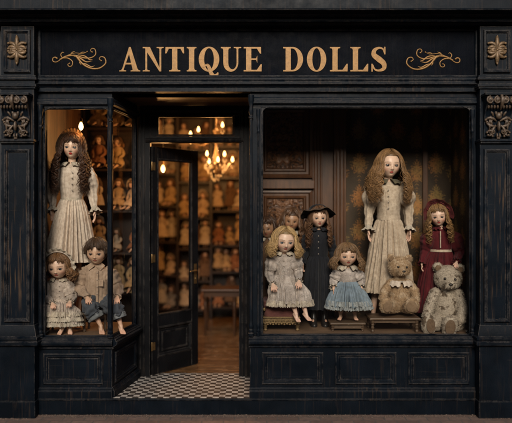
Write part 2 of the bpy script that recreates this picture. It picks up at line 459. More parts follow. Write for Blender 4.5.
for ch, a, b in (('A', 119.4, 140.3), ('N', 142.8, 163.7), ('T', 165.3, 184.2), ('I', 186.8, 196.5), ('Q', 198.8, 219.3), ('U', 220.9, 241.2), ('E', 243.7, 261.9),
                 ('D', 283.2, 303.0), ('O', 306.9, 326.2), ('L', 329.9, 347.7), ('L', 350.3, 368.2), ('S', 371.0, 386.9)):
    mb = MB()
    for i, pl in enumerate(letter(ch, b - a)):
        q = [(X(a, .016) + x * .01002, Z(71.5, .016) + z * .01002) for x, z in pl]
        mb.poly(q, .019, .0125 - ((i % 7) * .00022 + (.0017 if ch == 'Q' and i >= 56 else 0)))
    mb.build('letter', M_GOLD, fas)

# --- gilded scrolls -----------------------------------------------
strokes = [([(96, 104), (86, 98), (73, 104), (74, 121), (94, 125), (125, 106), (160, 86), (200, 74), (243, 77), (268, 66)], 4.5, 1.0),
           ([(112, 112), (150, 92), (200, 88), (250, 102), (290, 101), (316, 82), (313, 54), (296, 48), (287, 60), (297, 69)], 5.2, 1.6),
           ([(185, 88), (228, 104), (262, 124), (298, 119)], 5, .4), ([(215, 84), (255, 92), (282, 112), (300, 110)], 4.5, .4),
           ([(205, 92), (245, 138), (290, 161), (338, 160), (373, 132), (368, 102), (347, 95), (337, 108), (349, 118)], 6, 1.8),
           ([(130, 102), (160, 104), (184, 122), (181, 146), (165, 150), (158, 139), (168, 133)], 4, 1.6),
           ([(128, 104), (118, 84), (128, 70), (138, 74)], 3.5, .8), ([(228, 112), (226, 128), (234, 142)], 4, .4), ([(172, 88), (182, 72), (200, 64)], 4, .4),
           ([(240, 132), (262, 138), (290, 152), (312, 146)], 4.5, .4), ([(225, 78), (240, 70), (262, 70)], 3, .3)]
for sx in (1, -1):
    mb = MB()
    for pts, w0, w1 in strokes:
        pp = crom([((40 + x / 5.69), (40 + y / 5.69)) for x, y in pts], 30)
        q = [V((X(p.x if sx > 0 else 512.5 - p.x, .015), .0155, Z(p.y + (0 if sx > 0 else .6), .015))) for p in pp]
        n = len(q)
        rad = [max(.0012, (w0 * sin(pi * min(1, .12 + .88 * (i / (n - 1)))) ** .8 if w1 < 1 else w0 * (1 - i / (n - 1)) + w1 * (i / (n - 1)) * 1.4) / 5.69 * .01 * .85) for i in range(n)]
        mb.tube(q, rad, 8, True, (1, .45, 1))
        if w1 >= 1: mb.ball(q[-1], (.008, .0055, .008), 10, 6)
        if w1 >= 1 and pts[0][0] < 100: mb.ball(q[0], (.009, .0055, .009), 10, 6)
    mb.build('scroll_ornament', M_GOLD, fas, smooth=60)

# --- pilasters ------------------------------------------------------
def petal(mb, o, ang, ln, wd, curl=0, y=.0, lift=.012):
    pts = []; n = 9
    for i in range(n):
        t = i / (n - 1); a = ang + curl * t * t
        if i == 0: p = V(o)
        else: p = pts[-1] + V((sin(a), 0, cos(a))) * (ln / (n - 1))
        pts.append(p)
    q = [V((p.x, p.y - lift * sin(pi * (.15 + .8 * i / (n - 1))), p.z)) for i, p in enumerate(pts)]
    mb.tube(q, [wd * (.35 + .65 * sin(pi * min(1, .1 + .72 * i / (n - 1)))) for i in range(n)], 8, True, (1, .7, 1))
    return pts[-1]
def palmette(mb, c, s):
    c = V(c)
    mb.ball(c, (.016 * s, .022, .016 * s), 12, 8)
    for f in (1, -1):
        for a, ln, wd, cu in ((0, .120, .021, 0), (22, .115, .017, 85), (50, .098, .018, 95), (80, .072, .018, 70)):
            for sd_ in ((1,) if a == 0 else (1, -1)):
                aa = R(a) * sd_; cc = R(cu) * sd_
                if f < 0: aa = pi - aa; cc = -cc
                e = petal(mb, c + V((0, 0, .008 * f)), aa, ln * s, wd * s, cc)
                mb.ball(e + V((0, -.006, 0)), (.0135 * s, .012, .0135 * s), 8, 6)
        mb.ball(c + V((0, -.01, .135 * s * f)), (.008 * s, .01, .014 * s), 8, 6)

def volute(mb, c, r, sgn, tube, turns=1.6):
    pts = []; n = 34
    for i in range(n):
        t = i / (n - 1); a = pi / 2 + sgn * turns * 2 * pi * t; rr = r * (1 - .82 * t)
        pts.append(V((c[0] + rr * cos(a), c[1] - .012 * t, c[2] + rr * sin(a))))
    mb.tube(pts, [tube * (1 - .4 * i / (n - 1)) for i in range(n)], 8, True)
    mb.ball((c[0], c[1] - .016, c[2]), r * .24, 10, 8)

for side, (a, b) in enumerate(((1, 34), (480, 513))):
    x0, x1 = X(a, -.08), X(b, -.08); xc = (x0 + x1) / 2; zz = lambda py: Z(py, -.08)
    mb = MB(); mb.box(x0, x1, -.08, .3, zz(327), 3.862)                        # main post
    pil = mb.build('pilaster', M_SHAFT, shop)
    # recessed panel frames: built proud of the post as mitred mouldings
    def raised(z0, z1, name, m=.035, mat=M_SHAFT):
        k = MB(); k.frame(x0 + m, x1 - m, z0, z1, [(0, -.079), (0, -.096), (.006, -.104), (.016, -.106), (.022, -.098), (.027, -.096), (.034, -.084), (.036, -.0815)], True)
        return k.build(name, mat, pil, smooth=30)
    raised(zz(73), zz(30), 'block_panel', .03)
    raised(zz(322), zz(149), 'shaft_panel', .035)
    mb = MB(); palmette(mb, (xc, -.09, zz(50.5)), 1.0); mb.build('rosette', M_ROS, pil, smooth=60)
    # moulded bands
    def band(zs, name):
        k = MB()
        for z0, z1, d in zs: k.box(x0 - d, x1 + d, -.08 - d, .1, z0, z1)
        return k.build(name, M_PAINT2, pil, bevel=.004)
    band([(3.245, 3.262, .018), (3.262, 3.290, .03), (3.290, 3.330, .012), (3.330, 3.352, .034), (3.352, 3.376, .022)], 'architrave_block')
    # base mouldings and plinth
    k = MB(); k.rings([[(x0 - d, -.08 - d, z), (x1 + d, -.08 - d, z), (x1 + d, .2, z), (x0 - d, .2, z)] for d, z in
                       ((.045, zz(345)), (.05, zz(344)), (.05, zz(341.5)), (.038, zz(340.5)), (.045, zz(339)), (.045, zz(337)), (.030, zz(336)), (.026, zz(333)), (.012, zz(328)), (.003, zz(325)))])
    k.build('base_moulding', M_PAINT2, pil, smooth=25)
    k = MB(); k.box(x0 - .012, x1 + .012, -.095, .2, .168, zz(345)); k.build('plinth', M_PAINT, pil, bevel=.005)
    k = MB(); k.box(x0 - .02, x1 + .02, -.105, .2, 0, .168); k.build('plinth_foot', M_PAINT, pil, bevel=.006)
    # carved corbel
    k = MB(); zt, zb = zz(96), zz(139)
    prof = [(-.08, zb), (-.098, zb + .02), (-.105, zb + .12), (-.12, zb + .22), (-.155, zb + .29), (-.19, zb + .33), (-.20, zb + .37), (-.185, zt - .02), (-.08, zt - .005)]
    k.mould(x0 + .03, x1 - .03, prof)
    k.box(x0 + .008, x1 - .008, -.205, .1, zt - .012, zt + .012)
    k.box(x0 - .012, x1 + .012, -.125, .1, zb - .028, zb - .004); k.box(x0 - .002, x1 + .002, -.11, .1, zb - .045, zb - .030)
    k.build('corbel', M_PAINT2, pil, bevel=.004)
    k = MB()
    w = x1 - x0
    for j in range(4):                                             # scroll rolls under the cap
        cx = x0 + w * (.17 + .22 * j); sg = 1 if j < 2 else -1
        volute(k, (cx, -.203, zt - .062), .036, sg, .0085)
        k.ball((cx, -.19, zt - .062), (.030, .03, .040), 12, 8)
    k.tube([(xc, -.205, zt - .015), (xc, -.225, zt - .05), (xc, -.22, zt - .10), (xc, -.18, zt - .15)], [.012, .02, .018, .006], 8)
    for j in range(9):                                             # bead-and-leaf hem under the scrolls
        k.ball((x0 + w * (.14 + .09 * j), -.178, zt - .125), (.011, .016, .02), 8, 6)
    for sg in (-1, 1):                                             # acanthus leaves and strap work
        for (dx, dz, an, ln, wd_, cu) in ((.015, .20, 8, .11, .014, 30), (.02, .17, 50, .12, .014, 90), (.02, .12, 95, .11, .013, -70), (.025, .13, 140, .12, .014, 60),
                                          (.03, .06, 60, .09, .012, 80), (.012, .05, 175, .05, .01, 30), (.05, .22, 20, .08, .012, 60), (.06, .05, 150, .05, .011, -90),
                                          (.06, .13, 30, .07, .011, -60), (.09, .08, -10, .09, .01, 60), (.085, .19, 170, .06, .01, 60)):
            e = petal(k, (xc + sg * dx, -.112, zb + dz), sg * R(an), ln, wd_, sg * R(cu), lift=.022)
            k.ball(e + V((0, -.012, 0)), (.012, .013, .012), 8, 6)
        volute(k, (xc + sg * .065, -.118, zb + .065), .034, sg, .0075, 1.4)
        volute(k, (xc + sg * .07, -.122, zb + .19), .026, -sg, .0065, 1.3)
    k.ball((xc, -.135, zb + .22), (.030, .025, .036), 14, 10); k.ball((xc, -.135, zb + .12), (.016, .022, .05), 12, 8)
    k.build('acanthus_carving', M_CARVE, pil, smooth=60)

# --- plinth course along the foot (the doorstep is its top) ---------------
mb = MB(); mb.box(X(34, -.08), X(480, -.08), 0.0, .95, 0, .155)
mb.build('doorstep', M_PAINT, shop, bevel=.006)
mb = MB(); mb.box(X(34, -.08), X(480, -.08), -.012, .05, .146, .166); mb.build('step_nosing', M_PAINT2, shop, bevel=.005)

# --- generic glazed bay -------------------------------------------------
def glazed(width, npan, T, zsill, zhead, ztop, ends, thick=.05, arch=.07, frame_w=(.03, .03), pan_m=.1, label=None, mat=M_PAINT):
    # local: x along 0..width, y 0 = face (into the shop positive), z world
    rz0 = .158
    k = MB(); k.box(0, width, .0, thick, rz0, zsill - .03); ris = k.build('stall_riser', mat, shop, T)
    pw = (width - pan_m * .5 * (npan + 1)) / npan
    for i in range(npan):
        xa = pan_m * .5 + i * (pw + pan_m * .5)
        k = MB(); k.frame(xa + .0, xa + pw, .30, zsill - .165, [(0, .001), (0, -.012), (.01, -.018), (.02, -.014), (.035, -.014), (.05, .0), (.056, -.004), (.07, -.004), (.08, .0005)], True)
        k.build('riser_panel', mat, ris, T, smooth=25)
    k = MB(); k.mould(-ends[0], width + ends[1], [(thick, zsill - .125), (-.006, zsill - .125), (-.02, zsill - .115), (-.02, zsill - .10), (-.03, zsill - .095), (-.055, zsill - .075), (-.06, zsill - .06), (-.06, zsill - .045),
                                  (-.045, zsill - .04), (-.045, zsill - .022), (-.03, zsill - .018), (-.03, zsill - .004), (-.015, zsill), (thick, zsill)])
    k.build('window_sill', M_PAINT2, shop, T, bevel=.002)
    k = MB(); k.mould(-ends[0] * .6, width + ends[1] * .6, [(thick, rz0 + .001), (-.03, rz0 + .001), (-.03, rz0 + .075), (-.02, rz0 + .085), (-.02, rz0 + .10), (-.008, rz0 + .115), (thick, rz0 + .115)])
    k.build('base_moulding', M_PAINT2, shop, T, bevel=.003)
    # window frame
    a, b = frame_w
    k = MB(); k.box(0, a, .002, thick, zsill - .001, zhead); k.box(width - b, width, .002, thick, zsill - .001, zhead); k.box(0, width, .0, thick, zhead, ztop)
    fr = k.build('window_frame', mat, shop, T, bevel=.004)
    k = MB(); k.mould(-ends[0] * .5, width + ends[1] * .5, [(.01, zhead + .02), (-.012, zhead + .022), (-.03, zhead + .035), (-.03, zhead + .052), (-.018, zhead + .06), (-.018, zhead + .085), (-.008, zhead + .10), (.01, zhead + .105)])
    k.build('head_moulding', M_PAINT2, fr, T, bevel=.002)
    for cx, sg in ((a, 1), (width - b, -1)):                       # quarter-round corner pieces
        k = MB(); n = 10; pts = [(cx - sg * .001, zhead + .001)]
        arc = [(cx + sg * arch * (1 - cos(R(90 * i / n))), zhead - arch * (1 - sin(R(90 * i / n)))) for i in range(n + 1)]
        for i in range(n):
            q = [(cx - sg * .001, zhead + .001), arc[i], arc[i + 1]]
            k.rings([[(x, .008, z) for x, z in q], [(x, thick - .01, z) for x, z in q]])
        pp = [V((x, .006, z)) for x, z in arc]; k.tube(pp, .005, 6)
        k.build('corner_bracket', M_PAINT2, fr, T)
    k = MB(); k.frame(a, width - b, zsill, zhead, [(0, .012), (.006, .010), (.012, .018), (.012, .03)], False); k.build('glazing_bead', M_PAINT2, fr, T)
    k = MB(); k.box(a + .003, width - b - .003, .026, .031, zsill + .001, zhead - .001); k.build('window_pane', M_GLASS, shop, T)
    return ris

def colonette(px, y, z0, z1, r=.017):
    h = z1 - z0; c = (X(px, y), y, z0)
    pr = [(r * 1.6, 0), (r * 1.6, .03), (r * 1.1, .035), (r * 1.35, .05), (r * 1.35, .06), (r * .9, .07), (r * 1.25, .09), (r * 1.3, .11), (r * .8, .13), (r * .85, .15)]
    pr += [(r * .8, h * .5), (r * .7, h - .24)]
    pr += [(r * 1.2, h - .23), (r * 1.2, h - .215), (r * .8, h - .205), (r * 1.3, h - .17), (r * 1.1, h - .13), (r * .9, h - .12), (r * 1.5, h - .07), (r * 1.7, h - .05), (r * 1.7, h)]
    k = MB(); k.lathe(c, pr, 14); return k.build('colonette', M_PAINT2, shop, smooth=40)

I4 = Matrix.Identity(4)
ZS_L, ZS_R, ZH = .775, .790, 3.085
# left bay: front and canted side
bx0, bx1 = X(34.5, .03), X(112, .03)
T1 = Matrix.Translation((bx0, .03, 0)); glazed(bx1 - bx0, 1, T1, ZS_L, ZH - .01, 3.231, (0, .012), frame_w=(.09, .02), pan_m=.18)
p0 = V((bx1, .03, 0)); p1 = V((X(137.5, .74), .74, 0)); dd = p1 - p0; ang = atan2(dd.y, dd.x)
T2 = Matrix.Translation(p0) @ Matrix.Rotation(ang, 4, 'Z'); glazed(dd.length, 1, T2, ZS_L, ZH - .012, 3.229, (.012, 0), frame_w=(.02, .05), pan_m=.13)
colonette(40.5, .0, ZS_L, 3.1); colonette(110.4, .002, ZS_L, 3.17, .02)
# right display window
rx0, rx1 = X(250, .03), X(481, .03)
T3 = Matrix.Translation((rx0, .03, 0)); glazed(rx1 - rx0, 3, T3, ZS_R, ZH, 3.231, (.012, 0), frame_w=(.12, .10), pan_m=.24)
colonette(251.0, .0, ZS_R, 3.2, .018); colonette(258.3, .01, ZS_R, 3.06, .012); colonette(472.5, .01, ZS_R, 3.06, .014)
# flank of the right window beside the doorway
k = MB(); k.box(rx0, rx0 + .05, .08, .80, .158, 3.229); fl = k.build('doorway_return', M_PAINT, shop)
# porch ceiling
k = MB(); k.box(bx1 - .02, rx0 + .03, .081, .86, 3.232, 3.28); k.build('porch_ceiling', wood('porch_boards', (.06, .035, .02), (.10, .055, .03), 1), shop)

# --- doorway wall at y = .78 ------------------------------------------------
DY = .78; xl, xr = X(137, DY), rx0; ol, orr = X(150, DY), X(239, DY)
zt0, zt1, zd = Z(136, DY), Z(115.5, DY), Z(142.5, DY)
k = MB(); k.box(xl, ol, DY, DY + .09, .157, 3.231); k.box(orr, xr, DY, DY + .09, .157, 3.231)
k.box(ol, orr, DY + .002, DY + .088, zd, zt0); k.box(ol, orr, DY + .002, DY + .088, zt1, 3.231)
k.box(ol, X(157, DY), DY + .004, DY + .086, zt0, zt1); k.box(X(234, DY), orr, DY + .004, DY + .086, zt0, zt1)
dfr = k.build('door_frame', M_DOOR, shop, bevel=.004)
k = MB()
k.mould(ol - .05, orr + .05, [(DY, zd + .0), (DY - .02, zd + .005), (DY - .03, zd + .025), (DY - .02, zd + .04), (DY, zd + .05)])
k.mould(ol - .05, orr + .05, [(DY, zt1 + .03), (DY - .02, zt1 + .04), (DY - .025, zt1 + .06), (DY, zt1 + .07)])
for xx in (xl + .03, xl + .07, orr + .03, orr + .075): k.box(xx, xx + .016, DY - .012, DY + .001, .17, 3.2)
k.frame(X(157, DY), X(234, DY), zt0, zt1, [(0, DY), (0, DY - .006), (.012, DY - .008), (.02, DY + .002), (.02, DY + .02)], False)
k.build('frame_moulding', M_DOOR, dfr, bevel=.002)
k = MB(); k.box(X(157, DY) + .002, X(234, DY) - .002, DY + .04, DY + .045, zt0 + .002, zt1 - .002); k.build('transom_pane', M_GLASS, dfr)

# tiled doorstep and wooden shop floor
def tile_mat():
    t = NT('chequer_tiles'); c = t.n('ShaderNodeTexChecker'); c.inputs['Scale'].default_value = 1
    c.inputs[1].default_value = (.46, .43, .39, 1); c.inputs[2].default_value = (.022, .022, .024, 1)
    t.L(t.mapv((1 / .062, 1 / .062, 1), loc=(.012, .3, .5)), c.inputs['Vector'])
    n = t.noise(14, 5); cc = t.mix(t.ramp(n, [(.33, .7), (.55, .04)]), c.outputs[0], (.07, .058, .048))
    t.bump(n, .2, .002); return t.set(cc, .4)
k = MB(); k.box(bx1 - .12, rx0 + .03, .012, .93, .150, .170); k.build('tile_floor', tile_mat()); tag(bpy.context.scene.objects['tile_floor'], kind='structure')
# door leaf, opened inward; local x from hinge
hinge = V((ol, DY + .05, 0)); free = V((X(197, 1.35), 1.35, 0)); dv = free - hinge; DW = dv.length
TD = Matrix.Translation(hinge) @ Matrix.Rotation(atan2(dv.y, dv.x), 4, 'Z')
zb_, zt_ = .176, 2.775
g0, g1 = Z(313, 1.0), zt_ - .14
sL, sR = .085, .105
k = MB()
k.box(0, sL, -.022, .022, zb_, zt_); k.box(DW - sR, DW, -.022, .022, zb_, zt_)
k.box(sL, DW - sR, -.021, .021, g1, zt_); k.box(sL, DW - sR, -.021, .021, g0 - .14, g0); k.box(sL, DW - sR, -.021, .021, zb_, zb_ + .19)
k.box(sL, DW - sR, -.008, .008, zb_ + .19, g0 - .14)
leaf = k.build('door', M_DOOR, shop, TD, bevel=.003)
k = MB()
for sg in (1, -1):
    k.frame(sL, DW - sR, zb_ + .19, g0 - .14, [(0, -sg * .021), (0, -sg * .026), (.012, -sg * .03), (.02, -sg * .026), (.035, -sg * .010), (.05, -sg * .009)], False)
    k.frame(sL, DW - sR, g0, g1, [(-.01, -sg * .021), (-.01, -sg * .027), (.004, -sg * .03), (.012, -sg * .02), (.014, -sg * .006)], False)
k.frame(sL + .06, DW - sR - .06, zb_ + .25, g0 - .20, [(0, -.008), (.0, -.018), (.012, -.02), (.02, -.012)], True)
k.build('door_moulding', M_DOOR, leaf, TD)
k = MB(); k.box(sL + .004, DW - sR - .004, -.003, .003, g0 + .003, g1 - .003); k.build('door_pane', M_GLASS, leaf, TD)
k = MB(); xk = DW - .05
k.box(xk - .02, xk + .02, -.028, -.021, 1.16, 1.40)
k.tube([(xk, -.024, 1.32), (xk, -.06, 1.32), (xk - .02, -.068, 1.32), (xk - .10, -.066, 1.318), (xk - .115, -.06, 1.312)], [.009, .008, .009, .008, .006], 8)
k.ball((xk, -.03, 1.22), (.008, .004, .012), 8, 6)
k.build('door_handle', M_BRASS, leaf, TD, smooth=50)
for hz in (.45, 1.45, 2.5):
    k = MB(); k.lathe((-.004, -.027, hz), [(.007, 0), (.009, .005), (.009, .095), (.007, .1)], 10); k.box(-.002, .045, -.0255, -.0215, hz + .005, hz + .095); k.build('hinge', M_BRASS, leaf, TD, smooth=40)

# ================================================================ interior setting
def plank_floor():
    t = NT('plank_floor')
    b = t.n('ShaderNodeTexBrick'); b.inputs['Scale'].default_value = 1; b.inputs['Brick Width'].default_value = 1.4; b.inputs['Row Height'].default_value = .11; b.inputs['Mortar Size'].default_value = .003
    b.inputs['Color1'].default_value = (.15, .075, .03, 1); b.inputs['Color2'].default_value = (.24, .13, .055, 1); b.inputs['Mortar'].default_value = (.02, .012, .008, 1)
    t.L(t.pos, b.inputs['Vector'])
    g = t.noise(1, 6, t.mapv((3, 30, 1)), .6, 1.0)
    c = t.mix(t.ramp(g, [(.35, .8), (.65, 0)]), b.outputs[0], (.022, .011, .005))
    c = t.mix(t.ramp(t.noise(9, 4), [(.5, 0), (.75, .35)]), c, (.34, .24, .15))
    t.bump(t.math('SUBTRACT', g, b.outputs[1]), .35, .004)
    return t.set(c, .27)
tag(MB().box(-2.55, 2.7, .93, 5.0, .10, .168).build('floor', plank_floor()), kind='structure')
M_WALLW = wood('warm_panelling', (.035, .016, .007), (.13, .062, .024), 2, .5)
tag(MB().box(-2.37, -2.27, .085, 5.0, .168, 3.86).build('wall_left', M_WALLW), kind='structure')
tag(MB().box(-2.265, .13, 4.75, 4.85, .168, 3.86).build('wall_back', wood('back_wall', (.05, .025, .012), (.09, .045, .02))), kind='structure')
tag(MB().box(.03, .12, 1.25, 4.745, .168, 3.86).build('wall_right', M_WALLW), kind='structure')
tag(MB().box(-2.37, 2.5, .34, 4.9, 3.865, 3.93).build('ceiling', simple('old_ceiling', (.22, .15, .09), .8, 0, .3, 5)), kind='structure')

# decks of the two windows (the boards that carry the dolls)
k = MB(); k.rings([[(-2.265, .082, z), (bx1 - .02, .082, z), (p1.x - .055, .74, z), (p1.x - .055, .90, z), (-2.265, .90, z)] for z in (.70, .765)])
k.build('display_deck', M_DECK, shop, bevel=.004)
k = MB(); k.box(-2.265, p1.x - .055, .85, .90, .169, .699); k.build('deck_panel', M_WALLW, shop)
k = MB(); k.box(rx0 + .055, 2.32, .082, 1.16, .715, .783); k.build('display_deck', M_DECK, shop, bevel=.004)

# backdrop of the right window
BY = 1.16
def damask():
    t = NT('damask_wallpaper'); sp = t.n('ShaderNodeSeparateXYZ'); t.L(t.pos, sp.inputs[0])
    ux = t.math('ADD', sp.outputs[0], sp.outputs[1]); px_ = t.math('PINGPONG', ux, .115)
    row = t.math('FLOOR', t.math('DIVIDE', ux, .23)); half = t.math('MULTIPLY', t.math('MODULO', t.math('ABSOLUTE', row), 2), .25)
    zf = t.math('FRACT', t.math('ADD', t.math('DIVIDE', sp.outputs[2], .40), half))
    cb = t.n('ShaderNodeCombineXYZ'); t.L(px_, cb.inputs[0]); t.L(t.math('MULTIPLY', zf, .4), cb.inputs[2]); 
    n = t.noise(26, 3, cb.outputs[0], .65, 1.8)
    dz = t.math('ABSOLUTE', t.math('SUBTRACT', zf, .5)); dx = t.math('DIVIDE', px_, .115)
    # the ogee motif sits where the mirrored x is near the fold
    fall = t.math('SUBTRACT', 1.05, t.math('ADD', t.math('MULTIPLY', dz, .85), t.math('MULTIPLY', t.math('SUBTRACT', 1, dx), .38)))
    m = t.ramp(t.math('MULTIPLY', n, fall), [(.335, 0), (.385, 1)])
    age = t.noise(6, 5); c = t.mix(t.ramp(age, [(.3, 0), (.7, 1)]), (.030, .018, .008), (.05, .030, .013))
    mc = t.mix(t.ramp(t.noise(3, 3), [(.4, 0), (.62, 1)]), (.34, .135, .032), (.24, .15, .04))
    c = t.mix(t.math('MULTIPLY', m, t.ramp(t.noise(45, 4), [(.3, .35), (.6, 1)])), c, mc)
    t.bump(m, .2, .003); return t.set(c, .75)
M_DAM = damask()
M_DARKW = wood('carved_oak', (.055, .022, .008), (.115, .046, .017), 2, .45)
tag(MB().box(rx0 + .055, 2.34, BY + .02, BY + .08, .168, 3.86).build('wall_display', M_DAM), kind='structure')
cp = thing('carved_panelling', 'dark carved oak panelling behind the left half of the right window', 'panelling', (.55, BY, .783))
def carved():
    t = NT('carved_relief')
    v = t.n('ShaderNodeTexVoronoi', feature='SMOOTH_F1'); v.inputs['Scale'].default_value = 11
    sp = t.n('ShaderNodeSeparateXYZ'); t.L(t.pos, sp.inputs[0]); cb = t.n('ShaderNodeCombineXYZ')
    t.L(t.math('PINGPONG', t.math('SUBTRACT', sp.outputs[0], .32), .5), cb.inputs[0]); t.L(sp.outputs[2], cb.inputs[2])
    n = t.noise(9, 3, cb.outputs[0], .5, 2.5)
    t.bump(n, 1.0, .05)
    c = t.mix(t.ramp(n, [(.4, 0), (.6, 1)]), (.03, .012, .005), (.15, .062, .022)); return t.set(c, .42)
M_CARV = carved()
xa, xb = X(257, BY), X(312, BY)
k = MB(); k.box(xa, X(346, BY), BY - .01, BY + .018, .784, 3.86); k.build('backboard', M_DARKW, cp)
for z0, z1 in ((Z(178, BY), Z(104, BY)), (Z(262, BY), Z(190, BY)), (Z(316, BY), Z(270, BY))):
    k = MB(); k.frame(xa + .01, xb, z0, z1, [(0, BY - .011), (0, BY - .05), (.03, BY - .06), (.045, BY - .035), (.07, BY - .035), (.085, BY - .055), (.10, BY - .05), (.115, BY - .02)], False); k.build('panel_frame', M_DARKW, cp)
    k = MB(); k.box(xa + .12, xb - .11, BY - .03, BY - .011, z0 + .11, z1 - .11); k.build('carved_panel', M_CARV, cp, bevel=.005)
k = MB(); k.box(xa, xb + .02, BY - .10, BY - .012, Z(189, BY), Z(181, BY)); k.build('shelf_rail', M_DARKW, cp, bevel=.006)
for pa, pb, d in ((312, 322, .05), (333, 345, .09)):
    k = MB(); k.box(X(pa, BY), X(pb, BY), BY - d, BY - .012, .784, 3.86); pp_ = k.build('pilaster_strip', M_DARKW, cp, bevel=.006)
    k = MB()
    for q in (.2, .5, .8): xx = lerp(X(pa, BY), X(pb, BY), q); k.tube([(xx, BY - d, .9), (xx, BY - d, 3.8)], .010, 8)
    k.build('reeding', M_DARKW, pp_)
tw = thing('timber_batten', 'tall reddish timber strip dividing the damask wallpaper, right of the tall doll', 'timber strip', (X(425, BY), BY, .783))
k = MB(); k.box(X(422.5, BY), X(427.5, BY), BY - .02, BY + .018, .784, 3.86); k.build('strip', M_DARKW, tw, bevel=.005)
tw = thing('timber_batten', 'timber strip at the far right edge of the damask wallpaper', 'timber strip', (X(467, BY), BY, .783))
k = MB(); k.box(X(463, BY), X(470, BY), BY - .02, BY + .018, .784, 3.86); k.build('strip', M_DARKW, tw, bevel=.005)
# side walls closing the right display
tag(MB().box(2.33, 2.42, .09, BY + .08, .168, 3.86).build('wall_display_side', M_DAM), kind='structure')
tag(MB().box(rx0 + .05, rx0 + .075, .82, BY + .019, .168, 3.86).build('wall_partition', M_DARKW), kind='structure')

# ================================================================ lamps
M_BULB = emit('bulb_glow', (1, .50, .15), 8)
M_BULB2 = emit('bulb_glow_soft', (1, .50, .15), 8)
M_DKBR = simple('tarnished_brass', (.09, .055, .025), .55, .6)
M_IRON = simple('dark_metal', (.03, .025, .02), .45, .7)
def lamp_light(parent, p, e, r=.03, c=(1, .47, .15)):
    l = bpy.data.lights.new('bulb_light', 'POINT'); l.energy = e; l.color = c; l.shadow_soft_size = r
    o = bpy.data.objects.new('bulb_light', l); COL.objects.link(o); o.parent = parent; o.location = V(p) - wloc(parent); return o
def bulb_mesh(p, s=1):
    k = MB(); k.lathe((p[0], p[1], p[2]), [(.006 * s, -.065 * s), (.02 * s, -.055 * s), (.031 * s, -.03 * s), (.033 * s, -.012 * s), (.026 * s, .015 * s), (.016 * s, .035 * s), (.013 * s, .05 * s)], 14); return k
def pendant(p, ztop, label, e, s=1.0, mat=None):
    t = thing('pendant_bulb', label, 'lamp', (p[0], p[1], ztop))
    bulb_mesh(p, s).build('bulb', mat or M_BULB, t, smooth=60)
    k = MB(); k.lathe(p, [(.014 * s, .045 * s), (.019 * s, .05 * s), (.019 * s, .09 * s), (.008 * s, .105 * s), (.004, .11 * s)], 12); k.build('socket', M_BRASS, t, smooth=40)
    k = MB(); k.tube([(p[0], p[1], p[2] + .1 * s), (p[0], p[1], ztop)], .004, 6); k.lathe((p[0], p[1], ztop), [(.03, -.03), (.04, -.001)], 12); k.build('cord', M_IRON, t)
    lamp_light(t, (p[0], p[1], p[2] - .085 * s), e); return t
# ceiling board over the left bay
MB().box(-2.265, p1.x - .06, .085, .90, 3.232, 3.26).build('bay_ceiling', M_DARKW, shop)
MB().box(rx0 + .055, 2.32, .085, BY, 3.45, 3.48).build('display_ceiling', M_DARKW, shop)
pendant(W(81, 125.5, .50), 3.231, 'clear filament bulb glowing above the tall bonneted doll in the left bay', 4.5, .8)
pendant(W(143.5, 150, 1.45), 3.864, 'unseen bulb added behind the left door jamb to light the bay shelves', 14, 1.0)  # lamp out of view, put in to brighten the shelves behind the bay
pendant(W(163, 168, 2.3), 3.864, 'bare glowing bulb seen through the glass of the open door', 20, .85)

ch = thing('chandelier', 'two tier crystal chandelier with glowing candle bulbs inside the doorway', 'chandelier', (X(215, 2.5), 2.5, 3.864))
cc = V((X(216, 2.5), 2.5, 0)); z_lo, z_hi = Z(162, 2.5), Z(135, 2.5)
k = MB(); k.lathe((cc.x, cc.y, 0), [(.004, 3.864), (.05, 3.863), (.05, 3.83), (.008, 3.82), (.008, z_hi + .1), (.05, z_hi + .06), (.02, z_hi), (.03, z_hi - .1), (.012, z_hi - .15), (.05, z_lo + .02), (.06, z_lo - .03), (.02, z_lo - .10), (.03, z_lo - .16), (.004, z_lo - .2)][::-1], 14)
k.build('stem', M_DKBR, ch, smooth=40)
M_CRYST = NT('crystal'); M_CRYST = M_CRYST.set((.9, .85, .75), .08, 0, **{'Transmission_Weight': .6, 'IOR': 1.5})
def arm(px, py, Y, base_z):
    tip = W(px, py, Y) - V((0, 0, .07)); b = V((cc.x, cc.y, base_z))
    k = MB(); mid = (tip + b) / 2; k.tube(crom([b, mid - V((0, 0, .12)), tip - V((0, 0, .05)), tip - V((0, 0, .0))], 14), .009, 6)
    k.lathe(tip, [(.01, -.01), (.035, .0), (.035, .008), (.012, .012), (.012, .03)], 12)
    a = k.build('arm', M_DKBR, ch, smooth=50)
    bulb = MB(); bulb.lathe(tip + V((0, 0, .065)), [(.008, -.034), (.018, -.018), (.019, -.004), (.013, .018), (.005, .038)], 12); bulb.build('bulb', M_BULB2, a, smooth=60)
    for j in range(4):
        k = MB(); k.ball(tip + V((.02 * cos(j * 1.6), .02 * sin(j * 1.6), -.03 - .03 * (j % 2))), (.009, .009, .018), 6, 4); k.build('crystal_drop', M_CRYST, a)
    return tip
tips = [arm(207, 153, 2.35, z_lo), arm(209, 161, 2.75, z_lo), arm(218, 159, 2.25, z_lo), arm(224.5, 153.5, 2.75, z_lo), arm(232.5, 159, 2.45, z_lo)]
tips += [arm(190.5, 133.5, 2.5, z_hi), arm(198.5, 129, 2.3, z_hi), arm(222.5, 124.5, 2.5, z_hi)]
for tp in tips: lamp_light(ch, tp + V((0, 0, .13)), 11)
rr = random.Random(2); k = MB(); k.ball((0, 0, 0), (.010, .010, .019), 6, 4); drop = k.build('crystal_drop', M_CRYST)
